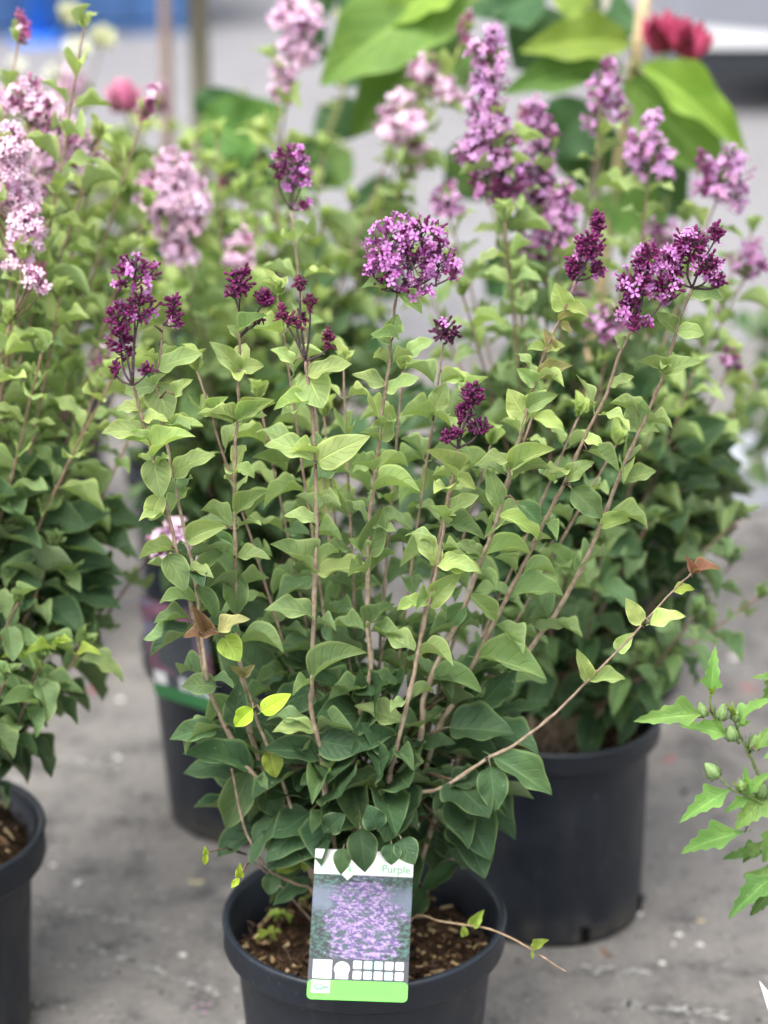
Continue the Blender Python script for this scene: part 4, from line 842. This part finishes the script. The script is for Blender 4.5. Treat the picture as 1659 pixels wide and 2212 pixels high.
# ================================================================== more plants behind
def simple_pot_plant(name, base, label, cat, seed, r, h): 
    root = empty(name, base, label, cat); make_pot(root, base[:2], r, h, r*.82, h-.04, seed=seed, chips=30); return root, Plant(root, seed)
yt, PT = simple_pot_plant('young_tree', (-.383, 4.62, 0), 'young tree with a straight grey trunk and pinkish stake behind the pink lilacs', 'tree', 81, .16, .27)
mb = MB(); tube(mb, catmull([(-.383, 4.62, .22), (-.384, 4.62, .6), (-.386, 4.62, 1.2), (-.38, 4.62, 1.6)], 6), [.0235-.0003*i for i in range(19)], 10, (.20, .19, .14, 1), (.22, .21, .15, 1)); tk = mb.build('trunk', BARK, yt)
mb = MB(); tube(mb, [(-.465, 4.66, .2), (-.450, 4.68, 1.5)], .013, 8, (.50, .37, .31, 1)); mb.build('stake', VC, yt)
PT.mound((-.37, 4.62, 1.22), (.30, .30, .36), 260, .085, .15, .45, zmin=-.9, front=.3, kind='B', lo=.2); PT.finish(300)

wr, PW = simple_pot_plant('rose_bush', (-.62, 3.7, 0), 'small bush with white and pale yellow blooms in the upper left corner', 'potted shrub', 91, .14, .24)
CREAM = plain('cream_petals', (.50, .50, .45), .5, .3, noise=.4, nscale=30, c2=(.46, .47, .34)); LEMON = plain('lemon_petals', (.42, .43, .26), .5, .3, noise=.4, nscale=30, c2=(.46, .47, .36))
for x, y, sz, mt in [(170,118,.034,CREAM),(150,40,.030,LEMON),(222,92,.032,LEMON),(35,150,.024,CREAM),(118,170,.026,CREAM)]:
    c = at(x, y, 3.6+PW.r.uniform(-.08, .08)); Q = PW.stem([(-.62+PW.r.uniform(-.02, .02), 3.7, .2), Vector((-.60, 3.66, .45)).lerp(c, .3), c], .003, .0015, n=7)
    bloom(wr, c, sz, mt, int(x), (PW.r.uniform(-.3, .3), -.6, .8), 13); PW.pairs(Q, .2, .9, .07, .055, .05, .15, .45)
PW.finish()

es, PE = simple_pot_plant('shrub', (.80, 3.42, 0), 'dark round leaved shrub at the right edge beside the white tray', 'potted shrub', 95, .13, .2)
for tx, ty in [(1590,700),(1640,660),(1600,860),(1655,760),(1650,930),(1570,950),(1690,650),(1700,850),(1620,1000),(1680,980)]:
    c = at(tx, ty, 3.36+PE.r.uniform(-.08, .08)); Q = PE.stem([(.80+PE.r.uniform(-.04, .04), 3.42, .17), Vector((.76, 3.42, .3)).lerp(c, .45), c], .003, .0013, n=7)
    PE.pairs(Q, .45, 1, .05, .06, .05, .12, .35, ratio=.75)
PE.finish()

tr = empty('planting_tray', (1.02, 3.98, 0), 'low white tray on the paving by the right edge', 'tray'); TW = plain('white_plastic', (.40, .42, .46), .45, .4, noise=.3, nscale=8)
def rbox(mb, x0, x1, y0, y1, z0, z1): mb.box(((x0+x1)/2, (y0+y1)/2, (z0+z1)/2), (x1-x0, y1-y0, z1-z0))
tx0, tx1, ty0, ty1 = .64, 1.46, 3.80, 3.98
mb = MB(); rbox(mb, tx0, tx1, ty0, ty1, .004, .060); mb.build('floor', TW, tr, False)
for nme, a in (('front_side', (tx0, tx1, ty0-.006, ty0, .004, .085)), ('back_side', (tx0, tx1, ty1, ty1+.006, .004, .085)), ('end_side', (tx0-.006, tx0, ty0, ty1, .004, .085)), ('end_side', (tx1, tx1+.006, ty0, ty1, .004, .085))):
    mb = MB(); rbox(mb, *a); mb.build(nme, TW, tr, False)
mb = MB(); rbox(mb, tx0-.012, tx1+.012, ty0-.016, ty0-.006, .075, .088); mb.build('rim', TW, tr, False)
for k in range(9):
    mb = MB(); rbox(mb, tx0+.05+.1*k, tx0+.062+.1*k, ty0-.011, ty0-.006, .006, .075); mb.build('rib', TW, tr, False)

# ================================================================== parked car and blue things far back
CX0, CY0, CL = 1.02, 8.15, 4.3
car = empty('parked_car', (CX0+CL/2, CY0+.9, 0), 'silver car parked side on across the paving, upper right', 'car')
PAINT = plain('silver_paint', (.24, .25, .29), .3, .5, .3); TRIM = plain('black_trim', (.012, .016, .022), .5); LIP = plain('white_sill', (.80, .81, .83), .3); GLASS = plain('car_glass', (.02, .025, .03), .05, .8); TYRE = plain('tyre_rubber', (.015, .015, .016), .8); RIMM = plain('alloy', (.55, .56, .58), .3, .6, .9)
def extr(pts, y0, y1, inset=0):
    mb = MB(); n = len(pts); cx = sum(p[0] for p in pts)/n
    rows = [(y0, .965), (y0+.10, 1.0), (y1-.10, 1.0), (y1, .965)]
    V = [(CX0+CL/2+(p[0]-CL/2)*s_, y, p[1]) for y, s_ in rows for p in pts]
    Fc = [(r_*n+k, r_*n+(k+1) % n, (r_+1)*n+(k+1) % n, (r_+1)*n+k) for r_ in range(3) for k in range(n)]+[tuple(range(n))[::-1], tuple(3*n+k for k in range(n))]
    mb.add(V, Fc); return mb
def arch(c, r=.34): return [(c+r*math.cos(R(a)), .30+r*math.sin(R(a))*.98) for a in range(180, -1, -20)]
low_ = [(.03, .34), (.50, .34)]
prof = [(.02, .34)]+arch(.86)+arch(3.42)+[(4.26, .34), (4.30, .62), (4.22, .92), (3.75, 1.0), (1.35, .98), (.35, .86), (.06, .70)]
extr(prof, CY0, CY0+1.75).build('body', PAINT, car, False)
cab = [(1.28, .985), (1.95, 1.40), (2.3, 1.46), (3.2, 1.45), (3.78, 1.02)]
extr(cab, CY0+.12, CY0+1.63).build('roof', PAINT, car, False)
for a, b_ in ((1.55, 2.38), (2.46, 3.30)):
    mb = MB(); zz = 1.06
    x0t, x1t = (1.98, 2.36) if a < 2 else (2.48, 3.15)
    mb.add([(CX0+a, CY0+.10, zz), (CX0+b_, CY0+.10, zz), (CX0+x1t, CY0+.112, 1.38), (CX0+x0t, CY0+.112, 1.38)], [(0, 1, 2, 3)]); mb.build('side_window', GLASS, car, False)
mb = MB(); mb.box((CX0+CL/2-.02, CY0+.03, .305), (CL*.97, .05, .07)); mb.build('side_lip', LIP, car, False)
mb = MB(); mb.box((CX0+CL/2-.02, CY0+.06, .205), (CL*.95, .08, .10)); mb.build('sill', TRIM, car, False)
for x in (.86, 3.42):
    for y in (CY0+.02, CY0+1.53):
        mb = MB(); M = Matrix.Rotation(R(-90), 3, 'X'); lathe(mb, [(.20, 0), (.31, 0), (.325, .03), (.325, .17), (.31, .2), (.2, .2)], 28, org=(CX0+x, y, .329), M=M); wl = mb.build('wheel', TYRE, car)
        mb = MB(); lathe(mb, [(.0, .02), (.05, .015), (.19, .03), (.205, .01)], 20, org=(CX0+x, y, .329), M=M); sub('rim', mb.mesh('rim', RIMM), wl)
for x in (1.42, 2.42, 3.30):
    mb = MB(); mb.box((CX0+x, CY0-.001, .66), (.008, .006, .56)); mb.build('door_gap', TRIM, car, False)
for x in (2.18, 3.08):
    mb = MB(); mb.box((CX0+x, CY0-.012, .86), (.18, .02, .028)); mb.build('door_handle', PAINT, car, False)
mb = MB(); mb.box((CX0+.08, CY0+.22, .64), (.12, .30, .11)); mb.build('headlight', LIP, car, False)

BLUE = plain('blue_steel', (.05, .12, .28), .45, .5, noise=.4, nscale=3, c2=(.06, .18, .42)); BLUE2 = plain('bright_blue_paint', (.03, .17, .62), .4, .5)
SLATE = plain('slate_blue', (.14, .19, .30), .5, .4)
cont = empty('skip_container', (-1.62, 11.15, 0), 'low blue steel skip standing far back in the upper left', 'skip')
rot = Matrix.Rotation(R(14), 3, 'Z'); o_ = Vector((-1.62, 11.15, 0))
mb = MB(); L_, W_, H_ = 1.45, 1.5, 1.1
V = [o_+rot @ Vector(p) for p in ((-L_*.5, -W_*.42, .05), (L_*.42, -W_*.42, .05), (L_*.42, W_*.42, .05), (-L_*.5, W_*.42, .05), (-L_*.62, -W_*.5, H_), (L_*.55, -W_*.5, H_), (L_*.55, W_*.5, H_), (-L_*.62, W_*.5, H_))]
mb.add(V, [(0,3,2,1),(0,1,5,4),(1,2,6,5),(2,3,7,6),(3,0,4,7)]); mb.build('body', BLUE, cont, False)
for k in range(5):
    f_ = (k+.5)/5; mb = MB(); a_ = V[0].lerp(V[1], f_); b_ = V[4].lerp(V[5], f_); tube(mb, [a_+Vector((0, -.02, 0)), b_+Vector((0, -.02, 0))], .035, 4); mb.build('rib', BLUE, cont, False)
mb = MB(); rm = [V[4], V[5], V[6], V[7], V[4]]; tube(mb, rm, .05, 4); mb.build('rim', BLUE, cont, False)
mb = MB(); tube(mb, [V[0]-Vector((0, 0, .05)), V[1]-Vector((0, 0, .05))], .045, 4); mb.build('skid', BLUE, cont, False)
bp = empty('blue_post', (-1.72, 10.3, 0), 'bright blue upright post in the upper left corner', 'post')
p0 = at(84, 62, 10.3); 
mb = MB(); tube(mb, [(p0.x, 10.3, .0), (p0.x, 10.3, 2.6)], .055, 14); mb.build('pole', BLUE2, bp)
mb = MB(); lathe(mb, [(.0, .03), (.12, .03), (.13, .02), (.13, .004)], 20, org=(p0.x, 10.3, 0)); mb.build('base', BLUE2, bp)
sl = empty('storage_box', (-2.35, 11.0, 0), 'slate blue storage box far back at the top left edge', 'box')
mb = MB(); mb.box((-2.25, 11.2, .45), (1.0, .8, .88)); mb.build('body', SLATE, sl, False); mb = MB(); mb.box((-2.25, 11.2, .93), (1.06, .86, .08)); mb.build('lid', SLATE, sl, False)

# ================================================================== litter on the concrete
def on_ground(x, y, z=0):
    g = at(x, y, 2.0); t = (CAMH-z)/(CAMH-g.z); return EYE+(g-EYE)*t
PEB = plain('pale_pebble', (.62, .61, .57), .7, .3, noise=.5, nscale=90); DRY = plain('dry_leaf', (.20, .10, .06), .7, .2, noise=.6, nscale=120); REDP = plain('red_petal', (.42, .03, .06), .6, .3); PINKP = plain('pink_petal', (.34, .18, .30), .6, .3); STR = plain('straw_bit', (.45, .40, .22), .7, .2)
def pebble(x, y, s_, i):
    r = random.Random(i); mb = MB(); c = on_ground(x, y); ns = 9
    V = []; prof = [(.4, -.02), (.9, .15), (1, .45), (.8, .8), (.35, .98)]
    for q, z_ in prof:
        for k in range(ns):
            a = 2*math.pi*k/ns; w_ = q*r.uniform(.85, 1.1); V.append((c.x+s_*w_*math.cos(a)*1.2, c.y+s_*w_*math.sin(a), c.z+.0005+s_*.8*z_))
    mb.add(V, [(j*ns+k, j*ns+(k+1) % ns, (j+1)*ns+(k+1) % ns, (j+1)*ns+k) for j in range(4) for k in range(ns)]+[tuple(4*ns+k for k in range(ns)), tuple(range(ns))[::-1]])
    o = mb.build('pebble', PEB); return tag(o, 'small pale pebble lying on the grey concrete', 'pebble', 'pale pebbles scattered on the concrete')
for i, (x, y, s_, where) in enumerate([(395,2066,.0042,'white pebble alone on the concrete left of the labelled pot'),(1380,1977,.0045,'white pebble touching the foot of the straight black pot'),(1467,2022,.0042,'cream pebble to the right below the straight black pot'),(1512,2044,.004,'pale pebble furthest right of the three by the straight pot'),(1430,2083,.0034,'pale pebble just above the faint scuff line at lower right'),(170,1912,.005,'largest pale pebble beside the brimful pot'),(115,1872,.004,'pale pebble just behind the brimful pot rim'),(545,1905,.0045,'pale pebble between the labelled pot and the pot behind it'),(260,1515,.006,'pale stone on the concrete below the pink lilac branches'),(255,1640,.005,'pale pebble midway beside the pot with the mauve label'),(1600,1700,.005,'pale pebble on the concrete behind the hibiscus leaves'),(1585,1425,.008,'pale stone on the concrete beyond the hibiscus tip')]): pebble(x, y, s_, i)['label'] = where
def flake(name, x, y, L, mat, i, label, cat, group=None, up=.004):
    r = random.Random(i+100); c = on_ground(x, y, up); a = r.uniform(0, 6.28); g = leaf_geo(ellip, 6, 4, r.uniform(.2, .6), r.uniform(.4, 1.2), .06, 1.5, r.uniform(0, 6), 0)
    M = mat4(Vector((-math.sin(a), math.cos(a), 0))*L*.6, Vector((math.cos(a), math.sin(a), 0))*L, Vector((0, 0, -L)), c); mb = MB(); mb.add(tf(M, g[0]), g[1], g[2]); return tag(mb.build(name, mat), label, cat, group)
flake('fallen_petal', 1456, 1632, .022, REDP, 1, 'red petal on the concrete beside the straight black pot', 'petal')
flake('fallen_petal', 190, 1490, .022, REDP, 2, 'red petal on the concrete below the pink lilac foliage', 'petal')
flake('fallen_petal', 1600, 1480, .024, REDP, 3, 'red petal on the concrete near the hibiscus tip', 'petal')
for i, (x, y) in enumerate([(432,2165),(440,2182),(422,2174),(447,2168)]): flake('fallen_petal', x, y, .006, PINKP, 10+i, 'one of the tiny mauve florets fallen together at the bottom left of the labelled pot', 'petal', 'fallen mauve florets')
flake('fallen_leaf', 158, 1496, .03, DRY, 30, 'brown dry leaf beside the red petal at the left', 'leaf')
flake('fallen_leaf', 1318, 2062, .02, DRY, 31, 'brown dry leaf under the straggling twig', 'leaf')
flake('fallen_leaf', 1582, 1460, .03, DRY, 32, 'brown dry leaf above the hibiscus shoot', 'leaf')
flake('fallen_leaf', 440, 1900, .02, STR, 33, 'yellowish bit of leaf by the foot of the rear pot', 'leaf')
flake('fallen_leaf', 1525, 1985, .012, STR, 34, 'yellow bit of leaf on the concrete right of the straight pot', 'leaf')
rg = random.Random(77); mb = MB()
for (x0, y0, x1, y1, n) in [(186,2042,470,2146,70),(1250,2090,1400,2102,50),(90,1950,360,2010,26),(1350,2170,1560,2190,60),(0,1680,60,1690,40),(110,1640,260,1660,60),(1540,1440,1620,1450,60)]:
    for k in range(n):
        f_ = rg.random(); c = on_ground(x0+(x1-x0)*f_+rg.gauss(0, 4), y0+(y1-y0)*f_+rg.gauss(0, 3), .0012); s_ = rg.uniform(.0015, .006); a = rg.uniform(0, 3.1)
        pts = [(c.x+s_*math.cos(a+q)*rg.uniform(.6, 1.3), c.y+s_*math.sin(a+q)*rg.uniform(.4, .9), c.z) for q in (0, 1.1, 2.1, 3.2, 4.2, 5.3)]
        mb.add(pts, [tuple(range(6))])
sm = mb.build('scuff_marks', plain('pale_scuff', (.36, .355, .34), .9, .1), ground, False) if False else None
WORLD_INV[ground.name] = Matrix()
o = mb.build('scuff_marks', plain('pale_scuff', (.34, .335, .32), .9, .1), ground, False); o['kind'] = 'stuff'
mb = MB()      # grit and crumbs of soil
for k in range(1500):
    Y = rg.uniform(1.5, 4.6); x = rg.uniform(-.32, .32)*Y*.62; s_ = rg.uniform(.0008, .0028)*(1 if rg.random() > .06 else 2.2)
    q = rg.random(); c = (.05, .04, .035, 1) if q < .45 else (.45, .44, .41, 1) if q < .8 else (.22, .16, .10, 1)
    mb.box((x, Y, s_*.4), (s_*rg.uniform(.7, 2.2), s_, s_*.8), Matrix.Rotation(rg.uniform(0, 3), 3, 'Z'), c=c)
g = tag(mb.build('grit', VC, None, False), 'loose grit and soil crumbs scattered over the concrete', 'grit', None, 'stuff')
